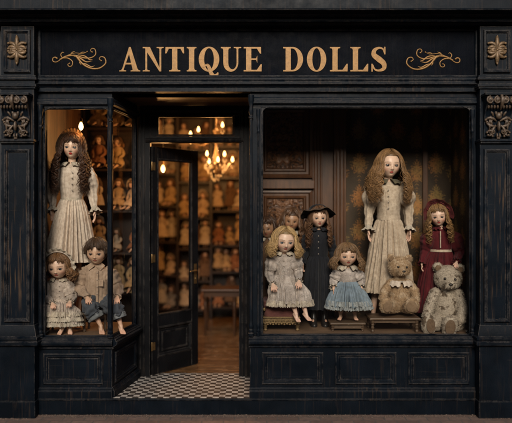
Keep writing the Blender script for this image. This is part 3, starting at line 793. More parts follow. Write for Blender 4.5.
for j in range(70):
    a = rr.random() * 6.28; t = rr.random(); q = .17 * (1 - t) + .03
    d_ = drop
    if j: d_ = drop.copy(); COL.objects.link(d_)
    d_.parent = ch; d_.location = V((cc.x + q * cos(a), cc.y + q * sin(a), z_lo - .02 - t * .25)) - V(ch.location)

# ================================================================ furniture inside
M_FURN = wood('dark_table', (.035, .016, .008), (.07, .032, .014), 0, .35)
tb = thing('side_table', 'dark wooden table with tapered legs seen through the doorway', 'table', (X(222, 3.1), 3.1, .168))
tx0, tx1 = X(201, 2.95), X(251, 2.95)
k = MB(); k.box(tx0, tx1, 2.92, 3.45, .842, .87); k.build('table_top', M_FURN, tb, bevel=.006)
k = MB(); k.box(tx0 + .04, tx1 - .04, 2.96, 2.98, .76, .841); k.box(tx0 + .04, tx1 - .04, 3.39, 3.41, .76, .841); k.box(tx0 + .04, tx0 + .06, 2.98, 3.39, .76, .841); k.box(tx1 - .06, tx1 - .04, 2.98, 3.39, .76, .841); k.build('apron', M_FURN, tb)
for lx in (tx0 + .06, tx1 - .25):
    for ly in (2.99, 3.38):
        k = MB(); k.lathe((lx, ly, .168), [(.014, 0), (.016, .05), (.024, .35), (.028, .5), (.02, .52), (.03, .56), (.03, .674)], 10); k.build('leg', M_FURN, tb, smooth=50)

M_SHELF = wood('shelf_wood', (.010, .005, .0025), (.028, .012, .005), 0, .45)
def shelf_unit(x0, x1, y0, y1, zs, ztop, label, upr):
    t = thing('shelf_unit', label, 'shelves', ((x0 + x1) / 2, y1, .168))
    k = MB(); k.box(x0, x1, y1, y1 + .02, .169, ztop); k.build('back_panel', M_SHELF, t)
    for x in upr: k = MB(); k.box(x - .018, x + .018, y0 + .004, y1, .169, ztop - .03); k.build('side_panel', M_SHELF, t, bevel=.003)
    for z in zs + [ztop - .03]: k = MB(); k.box(x0, x1, y0, y1, z, z + .03); k.build('shelf', M_SHELF, t, bevel=.003)
    return t
SHC = [[.32, .90, 1.48, 2.10, 2.66, 3.20], [.30, .80, 1.36, 1.90, 2.52, 3.08], [.34, .96, 1.42, 2.02, 2.60, 3.14]]
UPR = (-2.18, -1.36, -.78, .005)
su = thing('shelf_unit', 'tall open shelves crowded with dolls on the back wall of the shop', 'shelves', (-1.1, 4.70, .168))
k = MB(); k.box(-2.2, .025, 4.72, 4.74, .169, 3.72); k.build('back_panel', M_SHELF, su)
for x in UPR: k = MB(); k.box(x - .022, x + .022, 4.392, 4.719, .169, 3.68); k.build('side_panel', M_SHELF, su, bevel=.003)
for ci in range(3):
    for z in SHC[ci] + [3.68]: k = MB(); k.box(UPR[ci] + .023, UPR[ci + 1] - .023, 4.40, 4.719, z, z + .03); k.build('shelf', M_SHELF, su, bevel=.003)
SH2 = [.95, 1.47, 2.02, 2.56, 3.10]
shelf_unit(-2.26, -1.42, 1.80, 2.06, SH2, 3.72, 'narrow open shelves of dolls behind the left bay window', (-2.24, -1.44))
# ================================================================ doll kit
SKIN_MAT = col_mat('bisque_skin', .48, var=.12, scale=35, coat=.16, bump=.05, spec=.4, tint=(1.0, .94, .87))
EYE_MAT = col_mat('glass_eye', .08, var=0, scale=10, coat=1, bump=0)
HAIR_MAT = col_mat('doll_hair', .48, var=.35, scale=90, bump=.3, spec=.4)
def rotm(yaw=0, pitch=0, roll=0): return Matrix.Rotation(R(yaw), 3, 'Z') @ Matrix.Rotation(R(pitch), 3, 'X') @ Matrix.Rotation(R(roll), 3, 'Y')
def gs(d, s): return exp(-(d / s) ** 2)
def mixc(a, b, t): t = max(0, min(1, t)); return tuple(x + (y - x) * t for x, y in zip(a, b))

def skull(th, ph, k=1.0):
    w = .5 * cos(th); sx = sin(th)
    jaw = 1.0
    if w < -.05: jaw = 1 - .30 * ((-.05 - w) / .45) ** 1.5
    x = .395 * sx * sin(ph) * jaw; y = -.45 * sx * cos(ph) * (1 - (.10 * max(0, -w - .1)))
    return V((x * k, y * k, w * k))
def head_mb(c, h, Rm, skin, lips, brow, lo=False, blush=.4):
    mb = MB(); nla, nlo = (46, 56) if lo else (84, 100)
    rs = []; cols = []
    for i in range(1, nla):
        th = pi * i / nla; ring = []
        for j in range(nlo):
            u_ = -pi + 2 * pi * j / nlo; ph = u_ - .55 * sin(u_)
            p = skull(th, ph); u, w = p.x, p.z; front = cos(ph) > 0
            col = skin
            if front:
                a = abs(u); d = 0
                d -= .034 * gs(a - .15, .08) * gs(w + .04, .058)
                e = sqrt(((a - .15) / .066) ** 2 + ((w + .042) / .038) ** 2)
                if e < 1: d -= .020 * (1 - e * e)
                if 1 <= e < 1.35 and w > -.042: d += .008
                d += .075 * gs(u, .040) * gs(w + .175, .045) + .030 * gs(u, .035) * gs(w + .09, .07)
                d += .022 * gs(a - .045, .022) * gs(w + .188, .02)
                d += .030 * gs(u, .075) * gs(w + .262, .020) + .032 * gs(u, .06) * gs(w + .300, .018) - .020 * gs(u, .10) * gs(w + .281, .007) - .012 * gs(u, .05) * gs(w + .335, .02)
                d += .035 * gs(u, .10) * gs(w + .41, .06) + .022 * gs(a - .21, .10) * gs(w + .21, .09)
                d += .012 * gs(a - .14, .09) * gs(w - .07, .03)
                p = V((p.x, p.y - d, p.z))
                col = mixc(col, (.66, .24, .17), blush * gs(a - .215, .085) * gs(w + .20, .075))
                l = sqrt((u / (.078 + .01 * cos(u * 40))) ** 2 + ((w + .282) / .036) ** 2)
                col = mixc(col, lips, (1.15 - l) * 5 if l < 1.15 else 0)
                if abs(w + .281) < .0055 and a < .07: col = mixc(col, (.12, .02, .02), .7)
                bz = .078 - 1.2 * (a - .15) ** 2 - .05 * (a - .1)
                if .065 < a < .25: col = mixc(col, brow, .8 * gs(w - bz, .013))
                if 1.0 <= e < 1.42: col = mixc(col, (.05, .025, .02), (.95 if w > -.042 else .4) * (1 - abs(e - 1.12) / .32))
                if w > -.03 and 1.3 < e < 1.9: col = mixc(col, (.38, .18, .13), .35)
                if w < -.18 and a < .05 and w > -.21 and a > .018: col = mixc(col, (.2, .06, .04), .5)
            if lo and front and sqrt(((abs(u) - .15) / .050) ** 2 + ((w + .042) / .030) ** 2) < 1: col = (.03, .022, .018)
            ring.append(tuple(V(c) + Rm @ (p * h))); cols.append(col)
        rs.append(ring)
    mb.rings(rs, True, True, True, cols)
    for sg in (() if lo else (-1, 1)):                               # eyelids closing over the glass eyes
        for t0, t1 in ((4, 70), (176, 122)):
            rs2 = []; cl2 = []
            for i in range(9):
                te = R(lerp(t0, t1, i / 8)); ring = []
                for j in range(22):
                    a = pi + pi * (j + .5) / 22 - .0
                    rr_ = .0752 if i < 8 else .0705
                    q = V((sg * .15, -.350, -.042)) + V((sin(te) * cos(a), sin(te) * sin(a), cos(te))) * rr_
                    ring.append(tuple(V(c) + Rm @ (q * h)))
                    cl2.append(mixc(skin, (.55, .28, .2), .25) if i < 6 or t0 > 90 else (.03, .015, .012))
                rs2.append(ring)
            mb.rings(rs2, False, False, False, cl2)
    for sg in (-1, 1):                                               # ears
        q = V(c) + Rm @ (V((sg * .385, .02, -.08)) * h)
        mb.ball(q, (.03 * h, .05 * h, .085 * h), 10, 8, mixc(skin, (.6, .25, .18), .25), Rm)
    return mb
def eyes(c, h, Rm, iris, parent):
    for sg in (-1, 1):
        k = MB(); p0_ = V((sg * .15, -.350, -.042)); cols = []; rs = []; n = 22
        for i in range(1, 16):
            t = pi * i / 16; ring = []
            for j in range(n):
                a = 2 * pi * j / n
                q = V((sin(t) * cos(a), -cos(t), sin(t) * sin(a))) * .070
                q.x -= 0
                ring.append(tuple(V(c) + Rm @ ((p0_ + q) * h)))
                dg = math.degrees(t)
                cols.append((.004, .004, .004) if dg < 22 else (iris if dg < 44 else (mixc(iris, (.01, .01, .01), .6) if dg < 51 else (.42, .38, .34))))
            rs.append(ring)
        k.rings(rs, True, True, True, cols); k.build('eye', EYE_MAT, parent, smooth=180)

def remesh(mb, voxel, it=4):
    me = bpy.data.meshes.new('tmp'); me.from_pydata(mb.v, [], mb.f)
    bm = bmesh.new(); bm.from_mesh(me); bmesh.ops.recalc_face_normals(bm, faces=bm.faces); bm.to_mesh(me); bm.free()
    o = bpy.data.objects.new('tmp', me); COL.objects.link(o)
    m = o.modifiers.new('r', 'REMESH'); m.mode = 'VOXEL'; m.voxel_size = voxel; m.adaptivity = 0
    s = o.modifiers.new('s', 'SMOOTH'); s.factor = .5; s.iterations = it
    dg = bpy.context.evaluated_depsgraph_get(); ev = o.evaluated_get(dg); m2 = ev.to_mesh()
    vs = [tuple(v.co) for v in m2.vertices]; fs = [tuple(p.vertices) for p in m2.polygons]
    ev.to_mesh_clear(); bpy.data.objects.remove(o); bpy.data.meshes.remove(me)
    return vs, fs

def hand(mb, w, d, s, n, L, curl=.5, side=1):
    # w wrist, d direction, s spread axis (towards the little finger), n palm normal
    d = V(d).normalized(); s = V(s); s = (s - d * s.dot(d)).normalized(); n = V(n); n = (n - d * n.dot(d) - s * n.dot(s)).normalized()
    kn = []
    for i in range(4):
        q = (i - 1.5)
        k0 = w + d * .48 * L + s * q * .125 * L + n * .02 * L * abs(q)
        mb.capsule(w + s * q * .05 * L + d * .05 * L, k0, .085 * L, .068 * L, 8); kn.append(k0)
    ln = (.40, .45, .42, .33)
    for i in range(4):
        p = kn[i]; a = curl * (.6 + .12 * i); q = (i - 1.5); r = .060 * L
        dd = (d + s * q * .09).normalized()
        for j, f in enumerate((.42, .32, .26)):
            aa = a * (j + .5); v = dd * cos(aa) + n * sin(aa); e = p + v * ln[i] * L * f
            mb.capsule(p, e, r, r * .88, 8); p = e; r *= .88
    p = w + d * .12 * L - s * .10 * L
    q1 = p + (d * .55 - s * .65 + n * .3).normalized() * .22 * L; q2 = q1 + (d * .85 - s * .25 + n * .35).normalized() * .20 * L
    mb.capsule(p, q1, .085 * L, .068 * L, 8); mb.capsule(q1, q2, .068 * L, .052 * L, 8)
def foot(mb, an, d, up, L, r):
    d = V(d).normalized(); up = V(up); up = (up - d * up.dot(d)).normalized(); s = d.cross(up)
    heel = an - up * r * 1.0 - d * .16 * L
    ball_ = an + d * .48 * L - up * r * 1.25
    mb.capsule(an, heel, r, r * .95, 10)
    for q in (-.09, .09): mb.capsule(heel + s * q * L * .5, ball_ + s * q * L * 1.3, r * .72, r * .62, 8)
    mb.capsule(an, ball_, r * .9, r * .5, 10)
    for i in range(5):
        q = (i - 2); b = ball_ + s * q * .078 * L
        mb.capsule(b, b + d * L * (.22 - .018 * abs(i - 1) * (1 if i > 1 else .5)) - up * r * .1, r * (.36 if i else .5), r * (.32 if i else .42), 8)

def body(J, c, h, Rm, parent, skin=(.60, .40, .29), lips=(.42, .10, .08), brow=(.14, .07, .035), iris=(.05, .10, .16), voxel=None, blush=.4, hands=True, feet='bare', curl=.5, lo=False, handL=None, footL=None, pos='stand', arms_r=1.0):
    mb = MB(); c = V(c)
    nk = J['neck']; ntop = c + Rm @ V((0, .04 * h, -.30 * h))
    mb.capsule(ntop, nk - V((0, 0, .12 * h)), .15 * h, .16 * h, 14)
    sh, el, wr = J['sh'], J['el'], J['wr']; hp, kn, an = J['hip'], J['kn'], J['an']
    hm = (hp[0] + hp[1]) / 2; ch_ = (sh[0] + sh[1]) / 2 - V((0, 0, .12 * h))
    sw = (sh[1] - sh[0]).length
    mb.ball(ch_, (sw * .44, .20 * h, .30 * h), 18, 12); mb.capsule(ch_, hm, sw * .30, sw * .32, 16)
    HL = handL or .62 * h; a_ = arms_r
    for i in (0, 1):
        sg = -1 if i == 0 else 1
        mb.capsule(sh[i], el[i], .105 * h * a_, .085 * h * a_, 12); mb.capsule(el[i], wr[i], .085 * h * a_, .055 * h * a_, 12)
        fd = (wr[i] - el[i]).normalized()
        if hands and not lo:
            if pos == 'stand':
                d = (fd * .4 + V((0, -.05, -1))).normalized(); s = V((sg * -.35, .9, 0)); n = V((-sg, -.35, 0))
            else:
                d = (fd + V((0, -.5, -.35))).normalized(); s = V((sg, .15, 0)); n = V((0, .3, -1))
            hd = J.get('hd'); 
            if hd and hd[i]: d, s, n = hd[i]
            hand(mb, wr[i], d, s, n, HL, curl)
        else: mb.capsule(wr[i], wr[i] + fd * .2 * h, .05 * h, .035 * h, 8)
        mb.capsule(hp[i], kn[i], .19 * h, .125 * h, 14)
        mid = kn[i] * .6 + an[i] * .4 + V((0, .03 * h, 0))
        mb.capsule(kn[i], mid, .125 * h, .12 * h, 12); mb.capsule(mid, an[i], .12 * h, .07 * h, 12)
        if feet == 'bare' and not lo: 
            fdv = J.get('ft', [V((-.25, -1, -.2)), V((.25, -1, -.2))])[i]
            foot(mb, an[i], fdv, J.get('up', V((0, 0, 1))), footL or .55 * h, .078 * h)
        else: mb.capsule(an[i], an[i] + V((sg * .04, -.24, -.05)) * h, .07 * h, .06 * h, 8)
    vs, fs = remesh(mb, voxel or max(.0032, h * .014), 3 if not lo else 1)
    pk = mixc(skin, (.62, .28, .20), .35)
    cols = []
    ends = [w for w in wr] + [a for a in an]
    for v in vs:
        d = min((V(v) - e).length for e in ends) if not lo else 9
        cols.append(mixc(skin, pk, 1 - abs(d - HL * .75) / (HL * .6)))
    H_ = head_mb(c, h, Rm, skin, lips, brow, lo, blush)
    b = len(vs); H_2 = MB(); H_2.add(vs, fs, cols); H_2.add(H_.v, H_.f, H_.c)
    o = H_2.build('body', SKIN_MAT, parent, smooth=180)
    if not lo: eyes(c, h, Rm, iris, parent)
    return o

def loft(rings, nrow=46, N=170, nf=14, seed=0, amp=1.0, hem=0.0, open_=False):
    # rings: (x, y, z, rx, ry, tilt, amp) ; folds deepen with amp
    rr = random.Random(seed); K = table(rings, nrow); ks = []
    for k in range(9): ks.append((max(2, int(nf * rr.uniform(.45, 1.7))), rr.uniform(0, 6.28), rr.uniform(.5, 1), rr.uniform(-1.6, 1.6)))
    tot = sum(a for _, _, a, _ in ks) * .42
    rs = []
    for i, (x, y, z, rx, ry, tl, am) in enumerate(K):
        v = i / (nrow - 1); ring = []
        f_ = V((0, -cos(R(tl)), sin(R(tl))))
        dn = V((0, -sin(R(tl)), -cos(R(tl))))
        for j in range(N):
            th = 2 * pi * j / N
            f = sum(a * sin(k * th + p + dr * v) for k, p, a, dr in ks) / tot
            f = 1 - 1.55 * min(1.2, abs(f)) ** 1.35
            dsp = (f - .55) * am * amp
            nz_ = MN.noise(V((x + rx * cos(th), y + ry * sin(th), z)) * 26 + V((seed, 0, 0))) * .006 * (1 if am > .002 else .6)
            p = V((x, y, z)) + V((1, 0, 0)) * cos(th) * (rx + dsp + nz_) + f_ * sin(th) * (ry + dsp + nz_)
            if hem and i >= nrow - 3: p += dn * hem * .5 * (1 + sin(th * nf * 2.2 + seed)) * (i - nrow + 4) / 3
            ring.append(tuple(p))
        rs.append(ring)
    k = MB(); k.rings(rs, True, False, False); return k
def tubewave(path, radii, nrow=30, N=34, nf=6, amps=(.003,), seed=0, wr=.006, flat=1.0, caps=False):
    P = crom(path, nrow); k = MB(); rs = []; rr = random.Random(seed); ph = rr.uniform(0, 6); up = None
    for i, p in enumerate(P):
        t = i / (nrow - 1); d = (P[min(i + 1, nrow - 1)] - P[max(i - 1, 0)]).normalized()
        if up is None: up = V((1, 0, 0)) if abs(d.x) < .8 else V((0, 1, 0))
        up = (up - d * up.dot(d)).normalized(); w = d.cross(up)
        def it(L): q = t * (len(L) - 1); a = min(int(q), len(L) - 2); u = q - a; u = u * u * (3 - 2 * u); return lerp(L[a], L[a + 1], u)
        r = it(radii); am = it(amps) if len(amps) > 1 else amps[0]; ring = []
        for j in range(N):
            a = 2 * pi * j / N
            q = up * cos(a) * r + w * sin(a) * r * flat
            n_ = MN.noise((p + q) * 30 + V((seed * 3.1, 0, 0))) * wr + am * sin(nf * a + ph + .8 * sin(9 * t + a))
            n_ += wr * .5 * sin(t * 46 + 3 * sin(a + ph)) * (1 if am < .02 else 0)
            ring.append(tuple(p + q * (1 + n_ / max(r, .004))))
        rs.append(ring)
    k.rings(rs, True, caps, caps); return k

def hair(c, h, Rm, parent, col, n=130, drop=.9, open_=48, bang=.20, curl=.05, turns=3.0, flare=.10, fwd=.22, thick=.042, seed=1, fine=220, part=True, lo=False, back_only=False, var=.35, cap=1.06, short=False, top=.30, swept=False, vol=.10, wav=.10):
    rr = random.Random(seed); k = MB(); c = V(c); D = []
    def put(path, r0, seg, cl):
        m = len(path); rad = [r0 * (.55 + .45 * sin(pi * min(1, .15 + .6 * i / (m - 1)))) * (1 if i < m * .75 else max(.15, 1 - ((i / (m - 1)) - .75) / .27)) for i in range(m)]
        k.tube([c + Rm @ (p * h) for p in path], [q * h for q in rad], seg, True, None, cl)
    def lock(ph, th0, rr, m=26):
        a = abs(math.degrees(ph)); sg = 1 if ph > 0 else -1
        kk = rr.uniform(1.05, 1.13) * cap / 1.06; pts = []
        bangs = a < open_ and not swept; sw = a < open_ and swept
        th_end = R(95 if not bangs else math.degrees(math.acos(max(-1, min(1, (bang + rr.uniform(-.02, .03)) / .5)))))
        ns = m // 2
        shift = (sg * R(rr.uniform(8, 24)) if part else R(rr.uniform(-8, 8))) if bangs else 0
        wp = rr.uniform(0, 6.28); wf = rr.uniform(5, 9); tgt = sg * R(open_ + rr.uniform(2, 22))
        for i in range(ns + 1):
            t = i / ns; th = th0 + (th_end - th0) * t
            pp = (ph + (tgt - ph) * min(1, t * 1.5) ** .8) if sw else ph + shift * t * t
            pp += wav * sin(wf * t + wp) * t
            p = skull(th, pp, kk + (0 if bangs else vol * t * t) + .02 * sin(wf * 1.3 * t + wp))
            p += V((0, 0, .015 * sin(pi * t)))
            pts.append(p)
        if bangs: pts[-1] += V((0, -.005, -.02 + rr.uniform(-.05, .02))); return pts
        if sw: a = open_ + 10
        if short:
            return pts
        p = pts[-1]; L = drop * rr.uniform(.82, 1.08); ph0 = rr.uniform(0, 6.28); tr = turns * rr.uniform(.8, 1.25); hand_ = 1 if rr.random() < .5 else -1
        out = V((p.x, p.y, 0)).normalized(); fw = fwd * (1 if a < 115 else 0) * rr.uniform(.5, 1.2)
        nh = m
        for i in range(1, nh + 1):
            t = i / nh; q = p + V((0, 0, -L * t)) + out * flare * sin(pi * min(1, t * .8)) + V((0, -fw * t * t * 1.2, 0)) + V((sg * .05 * t, 0, 0))
            cr = curl * min(1, t * 3) * (.8 + .4 * t)
            an_ = ph0 + hand_ * tr * 2 * pi * t
            q += V((cos(an_) * cr, sin(an_) * cr, 0)); pts.append(q)
        return pts
    NS = 1 if lo else 6
    for i in range(n):
        ph = rr.uniform(-pi, pi)
        if back_only and abs(ph) < R(open_): continue
        th0 = R(rr.uniform(3, 40)) if rr.random() < .7 else R(rr.uniform(30, 75))
        if abs(ph) < R(open_): th0 = R(rr.uniform(2, 25))
        g0 = rr.uniform(1 - var * .7, 1 + var * .7); cs = rr.random()
        for q_ in range(NS):                                         # a ringlet is a bundle of fine strands
            g = g0 * rr.uniform(.72, 1.3)
            P_ = lock(ph + (rr.gauss(0, .035) if q_ else 0), th0, random.Random(cs), m=14 if lo else 26)
            o_ = V((rr.gauss(0, 1), rr.gauss(0, 1), rr.gauss(0, .6))) * (thick * .34 if NS > 1 else 0); mm = len(P_)
            P_ = [p + o_ * (.35 + .65 * min(1, 2 * j / mm)) * (1 - .4 * j / mm) + p.normalized() * (.006 * rr.random()) for j, p in enumerate(P_)]
            put(P_, thick * (rr.uniform(.7, 1.15) if NS == 1 else rr.uniform(.26, .48)), 5, tuple(q * g for q in col))
    for i in range(int(fine * 1.8)):
        ph = rr.uniform(-pi, pi); g = rr.uniform(.8, 1.6)
        if back_only and abs(ph) < R(open_): continue
        P_ = lock(ph, R(rr.uniform(2, 45)), rr, m=20); o_ = V((rr.gauss(0, .026), rr.gauss(0, .026), rr.gauss(0, .010)))
        put([p * 1.02 + o_ * (i_ / len(P_)) * 2 for i_, p in enumerate(P_)], .0055, 3, tuple(min(.8, q * g) for q in col))
    # cap beneath the locks
    rs = []; cols = []; nla, nlo = 24, 40
    for i in range(1, nla):
        th = pi * i / nla; ring = []
        for j in range(nlo):
            ph = -pi + 2 * pi * j / nlo; w = .5 * cos(th); kk = cap
            if abs(ph) < R(open_ + 8) and w < top: kk = .86
            if w < -.25: kk = min(kk, .90)
            p = skull(th, ph, kk); p = p * (1 + .02 * MN.noise(p * 14)); ring.append(tuple(c + Rm @ (p * h))); cols.append(tuple(q * .6 for q in col))
        rs.append(ring)
    k.rings(rs, True, True, True, cols)
    return k.build('hair', HAIR_MAT, parent, smooth=180)

def collar(c, r0, r1, dz, parent, mat, seed=0, name='collar', wave=.004, gap=14, nf=12):
    rs = []; N = 60
    for i in range(6):
        t = i / 5; ring = []
        for j in range(N + 1):
            a = R(-90 + gap * (.3 + t)) + (2 * pi - 2 * R(gap * (.3 + t))) * j / N
            r = lerp(r0, r1, t); z = -dz * t * t + wave * sin(nf * a + seed) * t * 1.5 + .012 * sin(pi * t)
            ring.append((c[0] + r * cos(a) * 1.12, c[1] + r * sin(a) * .95, c[2] + z))
        rs.append(ring)
    inner = [[(x, y, z - .006) for x, y, z in ring] for ring in reversed(rs)]
    k = MB(); k.rings(rs + inner, False, False, False); return k.build(name, mat, parent, smooth=180)

def buttons(pts, r, mat, parent):
    for p in pts: k = MB(); k.ball(p, (r, r * .5, r), 10, 6); k.build('button', mat, parent, smooth=180)

def bonnet(c, h, Rm, parent, mat, mat2, r_in=.50, r_out=.74, seed=0, nf=15, wave=.03, ang=128, fwd=.22, zc=.02, brim_name='brim', back=.62):
    c = V(c); rs = []; N = 110; rr = random.Random(seed); p1_ = rr.random() * 6
    for i in range(9):
        t = i / 8; ring = []
        for j in range(N + 1):
            a = R(-ang) + 2 * R(ang) * j / N
            r = lerp(r_in, r_out, t) * (1 + (.04 * sin(3 * a + p1_)) * t)
            wv = wave * t * sin(nf * a + p1_ + sin(3 * a))
            p = V((sin(a) * (r + wv * .5) * .93, -.05 - fwd * t + wv, zc + cos(a) * (r + wv * .4)))
            ring.append(tuple(c + Rm @ (p * h)))
        rs.append(ring)
    k = MB(); k.rings(rs + [[tuple(V(q) + Rm @ V((0, .02 * h, 0))) for q in ring] for ring in reversed(rs)], False, False, False)
    k.build(brim_name, mat2, parent, smooth=180)
    rs = []; nf2 = 18
    for i in range(12):
        t = i / 11; ring = []
        for j in range(N + 1):
            a = R(-ang) + 2 * R(ang) * j / N
            rad = (r_in + .02) * cos(t * pi / 2) ** .55 + .02
            p = V((sin(a) * rad * .95, -.07 + back * sin(t * pi / 2), zc + cos(a) * rad))
            p = p * (1 + .035 * sin(nf2 * a + p1_) * (1 - abs(2 * t - .6)) * .5 + .02 * MN.noise(p * 9 + V((seed, 0, 0))))
            ring.append(tuple(c + Rm @ (p * h)))
        rs.append(ring)
    k = MB(); k.rings(rs, False, False, False); k.build('bonnet_crown', mat, parent, smooth=180)
    k = MB(); pts = [c + Rm @ (V((sin(R(a)) * (r_in + .03) * .93, -.085, zc + cos(R(a)) * (r_in + .03))) * h) for a in range(-ang, ang + 1, 8)]
    k.tube(pts, .022 * h, 6); k.build('hat_band', mat, parent, smooth=180)

M_LINEN = cloth_mat('aged_linen', (.64, .54, .44), (.48, .39, .31), .45)
M_LACE = cloth_mat('ivory_lace', (.60, .53, .43), (.47, .39, .29), .35, .75)
M_CREAM = cloth_mat('cream_lace_dress', (.63, .54, .46), (.46, .37, .30), .45, .65)
M_GREYLACE = cloth_mat('grey_ivory_lace', (.56, .49, .44), (.41, .345, .295), .4, .85)
M_GOLDSILK = cloth_mat('faded_gold_cotton', (.60, .49, .37), (.44, .345, .25), .45, .35)
M_OLIVE = cloth_mat('olive_collar', (.12, .10, .06), (.08, .07, .04), .4, .2)
M_BLACK = cloth_mat('charcoal_cotton', (.012, .013, .017), (.006, .007, .010), .3, .0)
M_BLUE = cloth_mat('washed_blue_cotton', (.24, .30, .345), (.14, .185, .225), .45, .0)
M_BLUELACE = cloth_mat('pale_blue_lace', (.44, .47, .47), (.30, .32, .31), .4, .8)
M_RED = cloth_mat('burgundy_wool', (.10, .007, .011), (.05, .004, .006), .3, .0)
M_REDV = cloth_mat('faded_red_velvet', (.13, .014, .014), (.07, .008, .009), .35, .4)
M_DENIM = cloth_mat('worn_denim', (.075, .085, .098), (.03, .036, .046), .3, .0)
M_DENIM2 = cloth_mat('denim_inside', (.20, .215, .22), (.12, .13, .135), .3, .2)
M_SHIRT = cloth_mat('tan_shirt', (.40, .29, .205), (.28, .20, .14), .45)
M_STRAW = cloth_mat('brown_straw', (.15, .09, .045), (.09, .05, .025), .4, .5)
M_BROWNC = cloth_mat('brown_print', (.17, .095, .045), (.11, .06, .03), .5, .5)
M_BTN = simple('bone_button', (.35, .30, .24), .4)
M_BOOT = simple('black_leather', (.02, .017, .015), .35, 0, .3, 60)

def P3(t): return W(*t)
def PX(n, Y): return n * (6.0 + Y) / 600
# ================================================================ the dolls
DL, DR = .765, .783      # deck heights
def mk(label, cat, px, Y, z, group=None, name='doll'): return thing(name, label, cat, (X(px, Y), Y, z), group)
def dress_rings(L):      # (px, py, Y, rx_px, ry_m, tilt, amp)
    return [(*W(a, b, Y), PX(rx, Y), ry, tl, am) for a, b, Y, rx, ry, tl, am in L]
def sleeves(t, J, mat, radii, nf=5, amps=(.004,), seed=0, end=.93, name='sleeve', wr=.007):
    for i in (0, 1):
        a, b, c_ = J['sh'][i], J['el'][i], J['wr'][i]; c2 = b + (c_ - b) * end
        sg = -1 if i == 0 else 1
        a2 = a + V((-sg * .030, 0, .045))
        tubewave([a2, a + V((-sg * .002, 0, .005)), a * .6 + b * .4, b, c2], [radii[0] * .55] + list(radii), 40, 40, nf, amps, seed + i, wr, caps=True).build(name, mat, t, smooth=180)
def cuffs(t, J, mat, r0, r1, ln=.05, seed=0, nf=9, name='cuff', at=.90):
    for i in (0, 1):
        b, c_ = J['el'][i], J['wr'][i]; d = (c_ - b).normalized(); p = b + (c_ - b) * at
        tubewave([p - d * .012, p, p + d * ln * .5, p + d * ln], [r0 * .98, r0 * 1.05, (r0 + r1) / 2, r1], 10, 70, nf, (.0, .001, .005, .012 * r1 / .05), seed + i, .002).build(name, mat, t, smooth=180)

# ---- A: tall doll in the left bay ---------------------------------------------
Y = .56; t = mk('tall doll in long pale linen dress and brown straw bonnet standing in the left bay', 'doll', 72, Y, DL)
h = PX(24.5, Y); c = W(72.5, 147, Y - .02); Rm = rotm(6, 2, 2) @ Matrix.Diagonal((.96, 1, 1.02))
J = dict(neck=W(72, 164, Y), sh=[W(59, 169.5, Y), W(85, 169.5, Y)], el=[W(52.5, 190, Y + .02), W(91.5, 190, Y + .02)], wr=[W(52.5, 209, Y - .07), W(95, 210, Y - .07)],
         hip=[W(67, 222, Y), W(78, 222, Y)], kn=[W(67, 275, Y), W(78, 275, Y)], an=[W(67, 322, Y + .0), W(79, 322, Y + .0)])
body(J, c, h, Rm, t, skin=(.72, .52, .40), lips=(.55, .03, .03), iris=(.03, .05, .07), blush=.55, curl=.35, handL=PX(14, Y))
hair(c, h, Rm, t, (.070, .030, .014), 230, 1.75, 46, .17, .085, 4.5, .22, .20, .038, 11, 320, top=.20, vol=.20, wav=.2)
bonnet(c, h, Rm, t, M_STRAW, M_STRAW, .55, .70, 3, 27, .012, 112, .16, .02)
k = loft(dress_rings([(72, 163.5, Y, 3.6, .04, 0, 0), (72, 165.5, Y, 7.5, .065, 0, 0), (72, 170, Y, 12.5, .11, 0, .001), (72, 182, Y, 12, .135, 0, .004), (72, 193, Y, 11, .12, 0, .004), (72, 200, Y, 10.5, .11, 0, .003)]), 36, 120, 16, 5); k.build('bodice', M_LINEN, t, smooth=180)
k = loft(dress_rings([(72, 199, Y, 10.6, .11, 0, .004), (72, 203, Y, 12.5, .135, 0, .014), (72, 215, Y, 16, .18, 0, .024), (71.5, 235, Y, 20.5, .22, 0, .032), (71, 252, Y, 24.5, .25, 0, .038), (71, 261, Y, 26, .26, 0, .042)]), 60, 240, 15, 7, hem=.006); k.build('skirt', M_LINEN, t, smooth=180)
k = loft(dress_rings([(72, 197.5, Y, 10.9, .114, 0, 0), (72, 201, Y, 11.0, .117, 0, 0)]), 5, 80, 4, 1); k.build('waistband', M_LACE, t, smooth=180)
sleeves(t, J, M_LINEN, [.05, .085, .10, .09, .05, .032], 6, (.004, .008, .010, .008, .003), 21)
cuffs(t, J, M_LACE, .034, .065, .06, 30)
collar(J['neck'] + V((0, -.005, .012)), .045, .115, .035, t, M_LACE, 2)
buttons([W(72, q, Y - .14) for q in (172, 178, 184, 190)], .008, M_BTN, t)
k = MB(); k.lathe(W(72, 267, Y), [(.15, -.12), (.15, -.03)], 20)

# ---- B: small seated girl, left bay ------------------------------------------
Y = .38; t = mk('small seated doll in cream lace dress and frilled white bonnet, left bay', 'doll', 59, Y, DL)
h = PX(25, Y); c = W(58.5, 266, Y - .06); Rm = rotm(2, 8, -2) @ Matrix.Diagonal((1.07, 1, .97))
J = dict(neck=W(59, 279, Y), sh=[W(50.5, 284, Y), W(67.5, 284, Y)], el=[W(46.5, 297, Y - .02), W(72, 297, Y - .02)], wr=[W(52.5, 303.5, Y - .23), W(70, 302, Y - .23)],
         hip=[W(55, 315, Y - .03), W(64, 315, Y - .03)], kn=[W(56, 315, .21), W(67, 315, .21)], an=[W(61.5, 327.5, .19), W(70, 327.5, .20)],
         ft=[V((-.15, -.55, -.35)), V((.18, -.55, -.3))])
body(J, c, h, Rm, t, skin=(.64, .45, .34), iris=(.04, .04, .04), curl=.9, pos='sit', handL=PX(10, Y), footL=PX(10, Y))
hair(c, h, Rm, t, (.17, .085, .035), 150, .50, 50, .22, .05, 2.0, .12, .06, .042, 12, 180, top=.26)
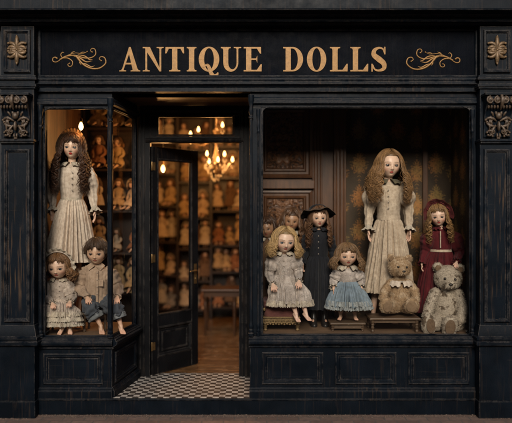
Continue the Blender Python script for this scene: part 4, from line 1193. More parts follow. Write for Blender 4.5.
bonnet(c, h, Rm, t, M_CREAM, M_LACE, .53, .70, 7, 19, .04, 112, .12, .05)
k = loft(dress_rings([(59, 278, Y, 3.6, .04, 0, 0), (59, 280, Y, 6.5, .06, 0, 0), (59, 284, Y, 9.3, .095, 0, .001), (59, 291, Y, 9.0, .10, 0, .003), (59, 298, Y, 8.6, .10, 0, .003)]), 26, 100, 14, 15); k.build('bodice', M_CREAM, t, smooth=180)
k = loft(dress_rings([(59, 297, Y, 8.7, .10, 0, .003), (59, 301, Y - .03, 11.5, .11, 20, .01), (60, 307, Y - .09, 15.5, .09, 45, .014), (61, 310, Y - .13, 18.5, .12, 30, .018), (61.5, 316, Y - .14, 19.5, .115, 8, .022), (62, 322, Y - .14, 20, .115, 0, .024)]), 50, 240, 15, 17, hem=.008); k.build('skirt', M_CREAM, t, smooth=180)
for yy, r in ((311.5, 19.0), (316.5, 19.9), (321.5, 20.5)):
    k = loft(dress_rings([(61.5, yy, Y - .135, r - .6, .122, 8, .016), (61.8, yy + 3.6, Y - .14, r + .9, .132, 3, .032)]), 9, 300, 34, int(yy), hem=.008); k.build('frill', M_LACE, t, smooth=180)
sleeves(t, J, M_CREAM, [.035, .065, .07, .05, .026], 5, (.003, .006, .006, .003), 24, .98)
cuffs(t, J, M_LACE, .027, .036, .016, 33, at=.97)
collar(J['neck'] + V((0, -.005, .01)), .042, .085, .025, t, M_LACE, 3)
buttons([W(59, q, Y - .112) for q in (286, 291, 296)], .006, M_BTN, t)

# ---- C: seated boy ---------------------------------------------------------------
Y = .42; t = mk('seated boy doll in tan shirt and rolled blue jeans in the left bay', 'doll', 97, Y, DL)
h = PX(25.5, Y); c = W(97, 251.5, Y - .05); Rm = rotm(2, 6, 0)
J = dict(neck=W(97, 265, Y), sh=[W(86.5, 271, Y), W(109, 271, Y)], el=[W(80.5, 288, Y - .02), W(117.5, 288, Y - .04)], wr=[W(87.5, 297.5, Y - .24), W(117.5, 297, Y - .24)],
         hip=[W(91, 304, Y - .02), W(103, 304, Y - .02)], kn=[W(91, 308, .19), W(115, 307, .19)], an=[W(101, 326, .17), W(121, 326, .17)],
         ft=[V((.25, -.55, -.35)), V((.35, -.55, -.35))])
body(J, c, h, Rm, t, skin=(.56, .38, .27), iris=(.04, .03, .02), lips=(.36, .13, .10), blush=.2, curl=.8, pos='sit', handL=PX(11, Y), footL=PX(12.5, Y))
hair(c, h, Rm, t, (.065, .036, .019), 230, .1, 52, .16, .01, 1, .05, 0, .036, 13, 260, short=True, top=.2)
k = loft(dress_rings([(97, 265, Y, 4.2, .045, 0, 0), (97, 267, Y, 7.5, .065, 0, 0), (97, 271, Y, 11.8, .105, 0, .001), (97, 280, Y, 12.0, .125, 0, .005), (97, 292, Y, 12.3, .13, 0, .007), (97, 300, Y - .01, 12.8, .14, 0, .008), (97, 303.5, Y - .01, 12.9, .14, 0, .009)]), 40, 120, 9, 31); k.build('shirt', M_SHIRT, t, smooth=180)
sleeves(t, J, M_SHIRT, [.045, .075, .070, .056, .032], 4, (.004, .006, .007, .004), 41, .99, wr=.012)
cuffs(t, J, M_SHIRT, .033, .034, .014, 43, 3, at=.97)
for sg in (-1, 1):                                                        # pointed collar
    k = MB(); n0 = J['neck'] + V((0, -.045, .0))
    a = n0 + V((sg * .045, .035, .035)); b = n0 + V((sg * .004, -.035, -.005)); c3 = n0 + V((sg * .062, -.050, -.055)); d3 = n0 + V((sg * .10, .0, -.005))
    pl = [a, b, c3, d3]; k.rings([[tuple(p) for p in pl], [tuple(p + V((0, -.007, .003))) for p in pl]]); k.build('collar', M_SHIRT, t, bevel=.003)
k = MB(); k.rings([[(*W(97.0 + dx, py, Y - .13 - (py - 270) * .0007 - d),)] [0:3] for dx, d, py in ()] or [[tuple(W(95.8, 270, Y - .115)), tuple(W(98.2, 270, Y - .115)), tuple(W(98.2, 302, Y - .15)), tuple(W(95.8, 302, Y - .15))], [tuple(W(95.8, 270, Y - .128)), tuple(W(98.2, 270, Y - .128)), tuple(W(98.2, 302, Y - .163)), tuple(W(95.8, 302, Y - .163))]]); k.build('placket', M_SHIRT, t, bevel=.002)
buttons([W(97, q, Y - .134 - (q - 270) * .0011) for q in (273, 280, 287, 294)], .0065, M_BTN, t)
k = MB(); k.box(X(101.5, Y), X(106.5, Y), Y - .136, Y - .118, Z(285, Y), Z(278.5, Y)); k.build('pocket', M_SHIRT, t, bevel=.004)
for i, (kx, kn_px) in enumerate(((0, 90), (1, 115))):
    hp, kn, an = J['hip'][i], J['kn'][i], J['an'][i]; end = kn + (an - kn) * .38
    tubewave([hp + V((0, .06, .01)), hp * .5 + kn * .5 + V((0, 0, .012)), kn + V((0, -.02, .0)), kn * .8 + an * .2 + V((0, -.022, -.01)), end], [.09, .088, .074, .072, .070], 44, 60, 5, (.004, .009, .009, .007), 51 + i, .016).build('trouser_leg', M_DENIM, t, smooth=180)
    d = (an - kn).normalized(); p = kn + (an - kn) * .30
    tubewave([p, p + d * .015, p + d * .05, p + d * .062, p + d * .05], [.070, .080, .083, .077, .06], 14, 50, 7, (.002, .004, .005, .003), 57 + i, .008).build('rolled_cuff', M_DENIM2, t, smooth=180)
k = MB(); k.ball((J['hip'][0] + J['hip'][1]) / 2 + V((0, 0, 0)), (.16, .13, .085), 20, 12); k.build('trouser_seat', M_DENIM, t, smooth=180)

def stool(name, label, px, Y, w, d, top, z0, mat, cat='stool'):
    t = thing(name, label, cat, (X(px, Y), Y, z0)); x = X(px, Y)
    k = MB(); k.box(x - w / 2, x + w / 2, Y - d / 2, Y + d / 2, top - .022, top); k.build('seat', mat, t, bevel=.006)
    for sx in (-1, 1):
        for sy in (-1, 1):
            H_ = top - .022 - z0; r = .015
            k = MB(); k.lathe((x + sx * (w / 2 - .03), Y + sy * (d / 2 - .03), z0), [(r * .7, 0), (r * 1.1, H_ * .1), (r * .7, H_ * .22), (r * 1.2, H_ * .4), (r * .8, H_ * .5), (r * 1.4, H_ * .62), (r * .8, H_ * .74), (r * 1.1, H_ * .8), (r * 1.2, H_)], 12)
            k.build('leg', mat, t, smooth=50)
    k = MB(); k.box(x - w / 2 + .035, x + w / 2 - .035, Y - d / 2 + .022, Y - d / 2 + .034, top - .065, top - .0225); k.box(x - w / 2 + .035, x + w / 2 - .035, Y + d / 2 - .034, Y + d / 2 - .022, top - .065, top - .0225)
    k.build('apron', mat, t, bevel=.003); return t
M_OLDW = wood('worn_stool_wood', (.075, .045, .024), (.14, .085, .048), 0, .5, 1, .35)
stool('wooden_stool', 'low wooden stool under the small seated girl doll in the left bay', 59, .39, .24, .20, Z(320, .38), DL, M_OLDW)
stool('wooden_stool', 'low wooden stool under the boy doll in rolled jeans', 97, .42, .28, .24, Z(311, .42), DL, M_OLDW)

# ---- D: blonde seated doll -------------------------------------------------------
Y = .45; t = mk('blonde seated doll in white lace dress with bare feet on the red cushioned stool', 'doll', 286, Y, DR)
h = PX(25.5, Y); c = W(284.5, 240, Y - .05); Rm = rotm(8, 8, 3) @ Matrix.Diagonal((1.05, 1, .98))
J = dict(neck=W(284, 253, Y), sh=[W(274.5, 258, Y), W(293.5, 258, Y)], el=[W(269.5, 275, Y - .02), W(298, 273, Y - .02)], wr=[W(273, 284.5, Y - .24), W(299, 281.5, Y - .24)],
         hip=[W(282, 291, Y - .02), W(293, 291, Y - .02)], kn=[W(290.5, 295, .23), W(300.5, 295, .23)], an=[W(296, 314, .185), W(306, 313.5, .185)],
         ft=[V((.35, -.6, -.5)), V((.45, -.6, -.4))])
body(J, c, h, Rm, t, skin=(.68, .50, .40), iris=(.10, .13, .15), lips=(.45, .14, .12), curl=.8, pos='sit', handL=PX(11.5, Y), footL=PX(11, Y))
hair(c, h, Rm, t, (.42, .27, .12), 230, .55, 50, .24, .06, 2.0, .08, .04, .040, 14, 320, top=.29, swept=True, vol=.14, wav=.20)
k = loft(dress_rings([(284, 253, Y, 3.6, .04, 0, 0), (284, 255, Y, 7.0, .06, 0, 0), (284, 259, Y, 10.2, .10, 0, .002), (284, 268, Y, 9.6, .105, 0, .005), (284.5, 275, Y, 9.2, .10, 0, .004)]), 30, 110, 15, 61); k.build('bodice', M_GREYLACE, t, smooth=180)
k = loft(dress_rings([(284.5, 274, Y, 9.3, .10, 0, .004), (285, 280, Y - .04, 13, .11, 30, .014), (287, 287, Y - .11, 18, .085, 50, .021), (289, 293, Y - .17, 20.5, .10, 40, .025), (290, 297, Y - .20, 21, .115, 8, .026), (290, 301.5, Y - .20, 22, .12, 0, .030)]), 54, 260, 15, 63, hem=.008); k.build('skirt', M_GREYLACE, t, smooth=180)
k = loft(dress_rings([(290, 299.5, Y - .20, 22, .125, 0, .026), (290, 304.8, Y - .20, 23.2, .13, 0, .034)]), 10, 320, 30, 65, hem=.012); k.build('lace_hem', M_LACE, t, smooth=180)
sleeves(t, J, M_GREYLACE, [.04, .08, .08, .055, .042, .026], 6, (.005, .008, .009, .006, .003), 71, .98)
cuffs(t, J, M_LACE, .027, .038, .018, 73, at=.96)
collar(J['neck'] + V((0, -.005, .01)), .042, .095, .025, t, M_LACE, 4)
buttons([W(284, q, Y - .115) for q in (261, 266, 271)], .006, M_BTN, t)

# cushioned gilt stool
gt = thing('upholstered_stool', 'gilt carved stool with faded rose cushion and turned legs, under the blonde seated doll', 'stool', (X(282, .36), .36, DR))
M_ROSE = cloth_mat('rose_velvet', (.20, .075, .06), (.12, .045, .04), .45, .2)
M_GILT = simple('rubbed_gilt', (.30, .20, .09), .5, .35, .6, 60, .5)
gx0, gx1, gy0, gy1 = X(263.0, .29), X(300, .29), .27, .62
zt_g = Z(301, .29); zc0 = Z(317, .29)
def pillow(x0, x1, y0, y1, z0, z1, n=18, tuft=0):
    rs = []; 
    for i in range(n + 1):
        v = i / n; a = -pi / 2 + pi * v; q = cos(a) ** .35; z = z0 + (z1 - z0) * (.5 + .5 * sin(a)); ring = []
        for j in range(64):
            b = 2 * pi * j / 64; ex = abs(cos(b)) ** .35 * (1 if cos(b) > 0 else -1); ey = abs(sin(b)) ** .35 * (1 if sin(b) > 0 else -1)
            f = .90 + .10 * q
            if i in (0, n): f = .55
            ring.append(((x0 + x1) / 2 + (x1 - x0) / 2 * ex * f, (y0 + y1) / 2 + (y1 - y0) / 2 * ey * f, z + .012 * MN.noise(V((ex * 3, ey * 3, v * 4)))))
        rs.append(ring)
    k = MB(); k.rings(rs); return k
pillow(gx0, gx1, gy0, gy1, Z(309, .29), zt_g - .002).build('cushion', M_ROSE, gt, smooth=180)
pillow(gx0 + .004, gx1 - .004, gy0 + .004, gy1 - .004, zc0 - .005, Z(308, .29)).build('seat_pad', M_ROSE, gt, smooth=180)
k = MB(); k.box(gx0, gx1, gy0, gy1, Z(323, .29), zc0 + .005)
k.build('frame', M_GILT, gt, bevel=.006)
k = MB()
for i in range(13):
    xx = lerp(gx0 + .02, gx1 - .02, i / 12); volute(k, (xx, gy0 - .006, Z(320, .29)), .012, 1 if i % 2 else -1, .004, 1.2)
    k.ball((xx, gy0, Z(323.5, .29) - .004 * (i % 2)), (.014, .012, .010), 8, 6)
k.tube([(lerp(gx0, gx1, q / 10), gy0 - .006, zc0 - .002) for q in range(11)], .006, 6)
k.build('carved_apron', M_GILT, gt, smooth=60)
for lx in (gx0 + .025, gx1 - .025):
    for ly in (gy0 + .02, gy1 - .025):
        k = MB(); H_ = Z(323, .29) - DR
        k.lathe((lx, ly, DR), [(.010, 0), (.020, .008), (.021, .02), (.011, .03), (.013, H_ * .35), (.022, H_ * .5), (.014, H_ * .58), (.024, H_ * .72), (.012, H_ * .8), (.021, H_ * .9), (.022, H_)], 12); k.build('leg', M_GILT, gt, smooth=50)
for lx, ly in ((gx0 + .012, gy0 + .004),): 
    k = MB(); k.ball((lx, ly - .004, Z(309, .29)), (.016, .014, .020), 10, 8); k.build('finial', M_GILT, gt, smooth=180)

# ---- E: dark dress doll ------------------------------------------------------------
Y = .62; t = mk('standing doll in black dress and dark wide brimmed hat with brown ringlets', 'doll', 318, Y, DR)
h = PX(21.5, Y); c = W(318.5, 217, Y - .04); Rm = rotm(3, 3, 0) @ Matrix.Diagonal((.95, 1, 1.0))
J = dict(neck=W(318.5, 229, Y), sh=[W(309.5, 235, Y), W(328, 235, Y)], el=[W(304.5, 252, Y + .02), W(333, 252, Y + .02)], wr=[W(302.8, 264.5, Y - .07), W(335, 265, Y - .07)],
         hip=[W(315, 275, Y), W(323, 275, Y)], kn=[W(314, 300, Y), W(324, 300, Y)], an=[W(313.5, 319, Y - .03), W(324.5, 319, Y - .03)])
body(J, c, h, Rm, t, skin=(.66, .46, .35), iris=(.02, .02, .02), lips=(.45, .12, .10), curl=.5, handL=PX(8.5, Y), feet='boot')
hair(c, h, Rm, t, (.12, .058, .027), 130, 1.25, 50, .22, .06, 4.5, .06, .20, .044, 15, 150, top=.25)
# hat: crown and wavy brim, tilted back
k = MB(); rs = []; N = 90; Rh = Rm @ rotm(0, -24, 0)
for i in range(10):
    tt = i / 9; ring = []
    for j in range(N):
        a = 2 * pi * j / N; r = lerp(.44, .86, tt) + .03 * sin(5 * a + 1) * tt
        ring.append(tuple(c + Rh @ (V((r * cos(a), r * sin(a) * .9 + .04, .23 - .10 * tt * tt + .05 * tt * sin(4 * a) + .03 * tt * sin(9 * a))) * h)))
    rs.append(ring)
k.rings(rs + [[tuple(V(q) + V((0, 0, .012 * h))) for q in ring] for ring in reversed(rs)], True, False, False); k.build('hat_brim', M_BLACK, t, smooth=180)
k = MB(); rs = [[tuple(c + Rh @ (V((r * cos(2 * pi * j / 40), r * .95 * sin(2 * pi * j / 40) + .04, z)) * h)) for j in range(40)] for r, z in ((.45, .22), (.46, .32), (.44, .44), (.36, .52), (.15, .56))]
k.rings(rs); k.build('hat_crown', M_BLACK, t, smooth=180)
k = MB(); k.tube([c + Rh @ (V(((.86 + .03 * sin(5 * a + 1)) * cos(a), (.86 + .03 * sin(5 * a + 1)) * sin(a) * .9 + .04, .13 + .05 * sin(4 * a) + .03 * sin(9 * a))) * h) for a in [2 * pi * j / 60 for j in range(61)]], .012 * h, 6); k.build('brim_braid', M_STRAW, t, smooth=180)
k = loft(dress_rings([(318.5, 229, Y, 3.4, .036, 0, 0), (318.5, 231, Y, 6.5, .055, 0, 0), (318.5, 235, Y, 10, .085, 0, .001), (318.5, 245, Y, 9.8, .10, 0, .004), (318.5, 257, Y, 8.8, .095, 0, .004)]), 30, 100, 14, 81); k.build('bodice', M_BLACK, t, smooth=180)
k = loft(dress_rings([(318.5, 256, Y, 8.9, .10, 0, .005), (318.5, 263, Y, 11.5, .12, 0, .018), (318.5, 280, Y, 14, .16, 0, .026), (318.5, 300, Y, 16, .18, 0, .030), (318.5, 307.5, Y, 16.8, .185, 0, .032)]), 54, 220, 14, 83, hem=.004); k.build('skirt', M_BLACK, t, smooth=180)
sleeves(t, J, M_BLACK, [.04, .066, .056, .046, .028], 4, (.003, .005, .005, .003), 85)
cuffs(t, J, M_BLACK, .029, .031, .012, 87, 3)
collar(J['neck'] + V((0, -.004, .01)), .04, .085, .025, t, M_BLACK, 5)
k = MB(); k.tube([J['neck'] + V((.048 * sin(a), -.045 * cos(a), .008)) for a in [2 * pi * j / 24 for j in range(25)]], .0045, 6); k.build('neck_trim', M_LACE, t)
buttons([W(318.5, q, Y - .108) for q in (236, 242, 248, 254)], .0065, M_BTN, t)
for i in (0, 1):
    a = J['an'][i]; k = MB(); zf = DR + .001
    k.rings([[(a.x + rx_ * cos(b), a.y + yo + ry_ * sin(b), z) for b in [2 * pi * j / 20 for j in range(20)]] for z, rx_, ry_, yo in
             ((zf, .040, .085, -.03), (zf + .018, .041, .087, -.03), (zf + .03, .038, .08, -.03), (zf + .055, .035, .055, -.01), (zf + .09, .032, .036, .005), (zf + .16, .036, .04, .008), (zf + .20, .037, .04, .008))])
    k.build('boot', M_BOOT, t, smooth=50)

# ---- F: blue dress doll ---------------------------------------------------------------
Y = .38; bench_z = Z(320.5, .38)
t = mk('small doll in washed blue dress with lace bodice on the little dark stool', 'doll', 347.5, Y, bench_z)
h = PX(23, Y); c = W(347, 255, Y - .04); Rm = rotm(2, 4, 0) @ Matrix.Diagonal((1.1, 1, .96))
J = dict(neck=W(347.5, 267, Y), sh=[W(339, 272, Y), W(356, 272, Y)], el=[W(334.5, 281, Y), W(360.5, 281, Y)], wr=[W(333.5, 289, Y - .08), W(361.5, 289, Y - .08)],
         hip=[W(342, 295, Y + .02), W(353, 295, Y + .02)], kn=[W(341, 304, Y - .01), W(354, 304, Y - .01)], an=[W(340.5, 315.5, Y - .03), W(355, 315.5, Y - .03)], ft=[V((-.35, -.8, -.15)), V((.1, -.8, -.15))])
body(J, c, h, Rm, t, skin=(.64, .44, .33), iris=(.05, .05, .05), curl=.6, handL=PX(7.5, Y), footL=PX(8.5, Y))
hair(c, h, Rm, t, (.20, .115, .055), 160, .55, 50, .20, .04, 2.0, .12, .04, .042, 16, 200, top=.24)
k = loft(dress_rings([(347.5, 267, Y, 3.4, .036, 0, 0), (347.5, 269, Y, 6.5, .055, 0, 0), (347.5, 272, Y, 9.4, .085, 0, .001), (347.5, 277, Y, 9.0, .095, 0, .003), (347.5, 282, Y, 8.6, .095, 0, .003)]), 26, 100, 14, 91); k.build('bodice', M_GREYLACE, t, smooth=180)
k = loft(dress_rings([(347.5, 281, Y, 8.7, .10, 0, .004), (347.5, 285, Y - .01, 12, .13, 5, .016), (348, 293, Y - .03, 17.5, .17, 5, .026), (348.5, 300, Y - .04, 21, .18, 0, .032), (349, 305, Y - .04, 22.3, .185, 0, .036)]), 54, 260, 14, 93, hem=.006); k.build('skirt', M_BLUE, t, smooth=180)
for yy, r, m in ((299.5, 21.4, M_BLUELACE), (303.5, 22.6, M_BLUELACE)):
    k = loft(dress_rings([(348.8, yy, Y - .04, r - .5, .185, 0, .030), (349, yy + 4, Y - .04, r + .8, .195, 0, .042)]), 9, 320, 28, int(yy) + 1, hem=.010); k.build('frill', m, t, smooth=180)
k = loft(dress_rings([(348.5, 304, Y - .02, 20, .15, 0, .03), (348.5, 309.5, Y - .02, 21.4, .155, 0, .036)]), 10, 260, 20, 95, hem=.006); k.build('petticoat', M_BROWNC, t, smooth=180)
sleeves(t, J, M_GREYLACE, [.035, .062, .066, .046, .033], 6, (.003, .006, .006, .003), 97, .75)
cuffs(t, J, M_LACE, .034, .046, .018, 99, at=.70)
collar(J['neck'] + V((0, -.004, .01)), .04, .105, .03, t, M_LACE, 6, wave=.006)
stool('little_stool', 'little dark wooden stool with turned legs under the blue dress doll', 346.5, .36, PX(35, .36), .22, bench_z - .001, DR, M_OLDW)

# ---- G: tall doll in faded gold dress ---------------------------------------------------
Y = .66; t = mk('tallest doll in the right window, faded gold long dress and long fair ringlets', 'doll', 388.5, Y, DR)
h = PX(27.5, Y); c = W(389, 164.5, Y - .04); Rm = rotm(4, 3, 2)
J = dict(neck=W(388, 181, Y), sh=[W(375.5, 187, Y), W(401.5, 187, Y)], el=[W(369.5, 209, Y + .02), W(408, 209, Y + .02)], wr=[W(368.5, 229, Y - .06), W(409, 229, Y - .06)],
         hip=[W(383, 240, Y), W(395, 240, Y)], kn=[W(376, 283, Y), W(391, 283, Y)], an=[W(373, 317, Y - .02), W(391, 317, Y - .02)])
body(J, c, h, Rm, t, skin=(.70, .51, .40), iris=(.04, .035, .03), lips=(.48, .10, .09), curl=.35, handL=PX(14, Y))
hair(c, h, Rm, t, (.25, .135, .055), 330, 1.25, 47, .20, .07, 3.6, .18, .12, .030, 17, 420, top=.29, swept=True, vol=.20, wav=.22)
k = loft(dress_rings([(388, 181, Y, 4, .04, 0, 0), (388, 183, Y, 8, .065, 0, 0), (388, 188, Y, 13, .115, 0, .001), (388.5, 200, Y, 12, .14, 0, .004), (388.5, 212, Y, 11.3, .125, 0, .003), (388.5, 217, Y, 11.2, .12, 0, .003)]), 36, 120, 15, 101); k.build('bodice', M_GOLDSILK, t, smooth=180)
k = loft(dress_rings([(388.5, 215.5, Y, 11.5, .123, 0, 0), (388.5, 220, Y, 11.6, .126, 0, 0)]), 5, 80, 4, 1); k.build('waistband', M_GOLDSILK, t, smooth=180)
k = loft(dress_rings([(388.5, 219.5, Y, 11.4, .125, 0, .005), (388.5, 224, Y, 13.5, .15, 0, .022), (388.5, 240, Y, 17, .19, 0, .030), (388.5, 262, Y, 20.5, .22, 0, .034), (388, 285, Y, 24, .24, 0, .038), (388, 291, Y, 24.6, .245, 0, .04)]), 64, 260, 17, 103, hem=.006); k.build('skirt', M_GOLDSILK, t, smooth=180)
sleeves(t, J, M_GOLDSILK, [.05, .10, .100, .115, .060, .045, .036], 7, (.004, .010, .013, .014, .004, .003), 105)
cuffs(t, J, M_LACE, .037, .070, .05, 107)
collar(J['neck'] + V((0, -.005, .012)), .048, .135, .04, t, M_OLIVE, 7, wave=.003)
buttons([W(388.5, q, Y - .148) for q in (190, 196, 202, 208)], .008, M_BTN, t)

# ---- I: red doll ----------------------------------------------------------------------------
Y = .60; t = mk('doll in burgundy dress and red bonnet at the right end of the window', 'doll', 440, Y, DR)
h = PX(21.5, Y); c = W(438, 215.5, Y - .04); Rm = rotm(-14, 6, -4)
J = dict(neck=W(440.5, 228, Y), sh=[W(430.5, 236, Y), W(452.5, 236, Y)], el=[W(425.5, 252, Y + .02), W(459, 253, Y + .0)], wr=[W(421.8, 264, Y - .06), W(456.5, 262.5, .40)],
         hip=[W(436, 277, Y), W(447, 277, Y)], kn=[W(433, 298, Y), W(446, 298, Y)], an=[W(430, 319, Y), W(446, 319, Y)],
         hd=[None, (V((-.25, -.7, -.5)), V((1, -.2, -.3)), V((0, .2, -1)))])
body(J, c, h, Rm, t, skin=(.70, .50, .40), iris=(.03, .03, .03), lips=(.50, .08, .08), curl=.5, handL=PX(8.5, Y), blush=.55, feet='boot')
hair(c, h, Rm, t, (.24, .13, .05), 120, 1.10, 50, .21, .07, 4.5, .05, .22, .046, 18, 140, top=.24)
bonnet(c, h, Rm, t, M_REDV, M_REDV, .53, .72, 9, 11, .03, 108, .20, .06)
k = MB(); rr_ = random.Random(8)
for a in (-60, -20, 25, 70):
    q = c + Rm @ (V((sin(R(a)) * .56, -.12, .06 + cos(R(a)) * .58)) * h)
    for j in range(7): k.ball(q + V((rr_.gauss(0, .012), rr_.gauss(0, .006), rr_.gauss(0, .012))), (.011, .007, .009), 8, 6)
k.build('bonnet_flower', M_REDV, t, smooth=180)
k = loft(dress_rings([(440.5, 228.5, Y, 3.4, .036, 0, 0), (440.5, 231, Y, 7.5, .06, 0, 0), (441, 236, Y, 11.5, .09, 0, .001), (441, 246, Y, 11, .11, 0, .006), (440.5, 250, Y, 10.6, .11, 0, .005)]), 30, 100, 12, 111); k.build('bodice', M_RED, t, smooth=180)
k = loft(dress_rings([(440.5, 249, Y, 10.8, .112, 0, 0), (440.5, 251.4, Y, 10.9, .116, 0, 0)]), 5, 80, 4, 1); k.build('waist_braid', M_GOLDSILK, t, smooth=180)
k = loft(dress_rings([(440.5, 251, Y, 10.7, .11, 0, .004), (440, 258, Y, 13.5, .13, 0, .018), (439, 275, Y, 18, .17, 0, .028), (438, 298, Y, 21.5, .2, 0, .034), (437, 311, Y, 23, .21, 0, .036)]), 60, 240, 13, 113, hem=.004); k.build('skirt', M_RED, t, smooth=180)
sleeves(t, J, M_RED, [.045, .09, .09, .065, .045, .030], 6, (.005, .009, .008, .005), 115)
cuffs(t, J, M_RED, .031, .046, .022, 117, 9)
k = MB(); k.tube([W(440.5, q, Y - .125 + (abs(q - 240) * .0006)) for q in (231, 236, 242, 248)], .006, 6); k.build('front_braid', M_GOLDSILK, t)
collar(J['neck'] + V((0, -.004, .008)), .04, .085, .02, t, M_RED, 8, wave=.006)

# ================================================================ bears
def fur_mat(name, c1, c2, c3, patch=.5):
    t = NT(name); n = t.noise(16, 5); n2 = t.noise(55, 3)
    c = t.mix(t.ramp(n2, [(.3, 0), (.7, 1)]), c1, c2); c = t.mix(t.ramp(n, [(patch, 0), (patch + .07, 1)]), c, c3)
    t.bump(n2, .4, .004); return t.set(c, .9)
def bear(label, px, Y, z0, P_, fur, pad, dark, collar_=None, seed=0, nfur=16000):
    # P_ : named places (px, py, Y) and radii in photo pixels
    t = thing('teddy_bear', label, 'teddy bear', (X(px, Y), Y, z0)); mb = MB()
    g = lambda k: W(*P_[k]); r = lambda n: PX(n, Y)
    hc = g('head'); hr = r(P_['hr'])
    mb.ball(hc, (hr * 1.08, hr * .95, hr), 22, 16)
    Mh = rotm(*P_.get('hrot', (0, 0, 0)))
    mz = hc + Mh @ V((0, -hr * .92, -hr * .28)); mb.ball(mz, (hr * .50, hr * .52, hr * .40), 16, 12)
    for sg in (-1, 1):
        e = hc + Mh @ V((sg * hr * .88, .02, hr * .80)); mb.ball(e, (hr * .38, hr * .16, hr * .40), 14, 10, None, Mh)
    tc = g('torso'); mb.ball(tc, tuple(r(q) for q in P_['tr']), 22, 16)
    mb.capsule(hc - V((0, 0, hr * .6)), tc + V((0, 0, r(P_['tr'][2]) * .5)), hr * .45, hr * .7, 14)
    for i, sd_ in enumerate(('L', 'R')):
        a = [g('arm' + sd_ + str(q)) for q in range(3)]; ra = [r(q) for q in P_['ar']]
        mb.capsule(a[0], a[1], ra[0], ra[1], 12); mb.capsule(a[1], a[2], ra[1], ra[2], 12)
        l0, l1 = g('leg' + sd_ + '0'), g('leg' + sd_ + '1'); mb.capsule(l0, l1, r(P_['lr'][0]), r(P_['lr'][1]), 14)
        f = g('foot' + sd_); mb.ball(f, (r(P_['fr'][0]), r(P_['fr'][2]), r(P_['fr'][1])), 16, 12, None, rotm(*P_['frot'][i]))
    vs, fs = remesh(mb, .006, 5)
    o = MB(); o.add([tuple(V(v) + V((0, 0, 0))) for v in vs], fs); bo = o.build('body', fur, t, smooth=180)
    # mohair pile
    rr = random.Random(seed); me = bo.data; wl = wloc(t); polys = me.polygons; pad_c = [(g('footL') + rotm(*P_['frot'][0]) @ V((0, -r(P_['fr'][2]), 0))), (g('footR') + rotm(*P_['frot'][1]) @ V((0, -r(P_['fr'][2]), 0)))]
    k = MB(); vv = []; ff = []
    for _ in range(nfur):
        p = polys[rr.randrange(len(polys))]; q = V(p.center) + wl; n = V(p.normal)
        if n.z < -.75: continue
        if min((q - a).length for a in pad_c) < r(P_['fr'][0]) * .72: continue
        d = (n * .8 + V((rr.gauss(0, .45), rr.gauss(0, .45), rr.gauss(-.3, .45)))).normalized(); s = n.cross(d)
        if s.length < 1e-4: continue
        s.normalize(); L = rr.uniform(.008, .020); w_ = .0013; b = len(vv)
        m_ = q + d * L * .55 + V((rr.gauss(0, .0015), rr.gauss(0, .0015), rr.gauss(0, .0015)))
        vv += [tuple(q + s * w_), tuple(q - s * w_), tuple(m_ - s * w_ * .8), tuple(m_ + s * w_ * .8), tuple(q + d * L + s * .003)]; ff += [(b, b + 1, b + 2, b + 3), (b + 3, b + 2, b + 4)]
    k.add(vv, ff); k.build('pile', fur, t)
    for i, pc in enumerate(pad_c):
        M_ = rotm(*P_['frot'][i]); k = MB(); k.ball(pc + M_ @ V((0, r(P_['fr'][2]) * .09, 0)), (r(P_['fr'][0]) * .72, r(P_['fr'][2]) * .12, r(P_['fr'][1]) * .74), 20, 10, None, M_); k.build('foot_pad', pad, t, smooth=180)
    for sg in (-1, 1):
        k = MB(); k.ball(hc + Mh @ V((sg * hr * .40, -hr * .88, hr * .16)), hr * .115, 12, 8); k.build('eye', dark, t, smooth=180)
        k = MB(); k.ball(hc + Mh @ V((sg * hr * .88, -hr * .135, hr * .80)), (hr * .25, hr * .05, hr * .27), 14, 8, None, Mh); k.build('ear_lining', pad, t, smooth=180)
    tip = mz + Mh @ V((0, -hr * .50, hr * .14)); k = MB(); k.ball(tip, (hr * .17, hr * .08, hr * .11), 12, 8, None, Mh); k.build('nose', dark, t, smooth=180)
    k = MB(); k.tube([tip + Mh @ V((0, -.004, -hr * .08)), tip + Mh @ V((0, .002, -hr * .26))], .0035, 6)
    for sg in (-1, 1): k.tube([tip + Mh @ V((0, .002, -hr * .26)), tip + Mh @ V((sg * hr * .10, .006, -hr * .36)), tip + Mh @ V((sg * hr * .22, .022, -hr * .32))], .0035, 6)
    k.build('mouth', dark, t)
    return t, hc, hr
M_NOSE = simple('dark_thread', (.02, .014, .01), .4)
M_FUR1 = fur_mat('golden_mohair', (.40, .27, .155), (.28, .18, .095), (.46, .34, .22), .5)
M_FUR2 = fur_mat('grey_mohair', (.48, .41, .32), (.36, .30, .23), (.12, .085, .055), .55)
M_PAD1 = cloth_mat('tan_felt', (.30, .20, .12), (.22, .14, .08), .5, .3); M_PAD2 = cloth_mat('brown_felt', (.20, .13, .08), (.14, .09, .05), .5, .3)
by = .32; bz = Z(315.5, .32)
P1 = dict(head=(399.5, 267, .34), hr=10.6, hrot=(4, 6, 3), torso=(399.5, 294, .36), tr=(11.5, 11, 18), armL0=(391, 283, .33), armL1=(384.5, 291, .28), armL2=(383, 298.5, .25), armR0=(408, 283, .33), armR1=(414.5, 291, .28), armR2=(416, 299, .25),
          ar=(4.2, 4.0, 3.6), legL0=(393, 306, .33), legL1=(387, 306, .22), legR0=(407, 306, .33), legR1=(411.5, 306, .22), lr=(8, 7), footL=(386.5, 305.5, .18), footR=(411.5, 305.5, .18), fr=(6.9, 8.0, 4.0), frot=((12, 10, -8), (-12, 10, 8)))
t, hc, hr = bear('golden brown teddy bear with lace collar sitting on the long wooden bench', 399.5, .30, bz, P1, M_FUR1, M_PAD1, M_NOSE, seed=4, nfur=22000)
nk = W(399.5, 280.5, .34)
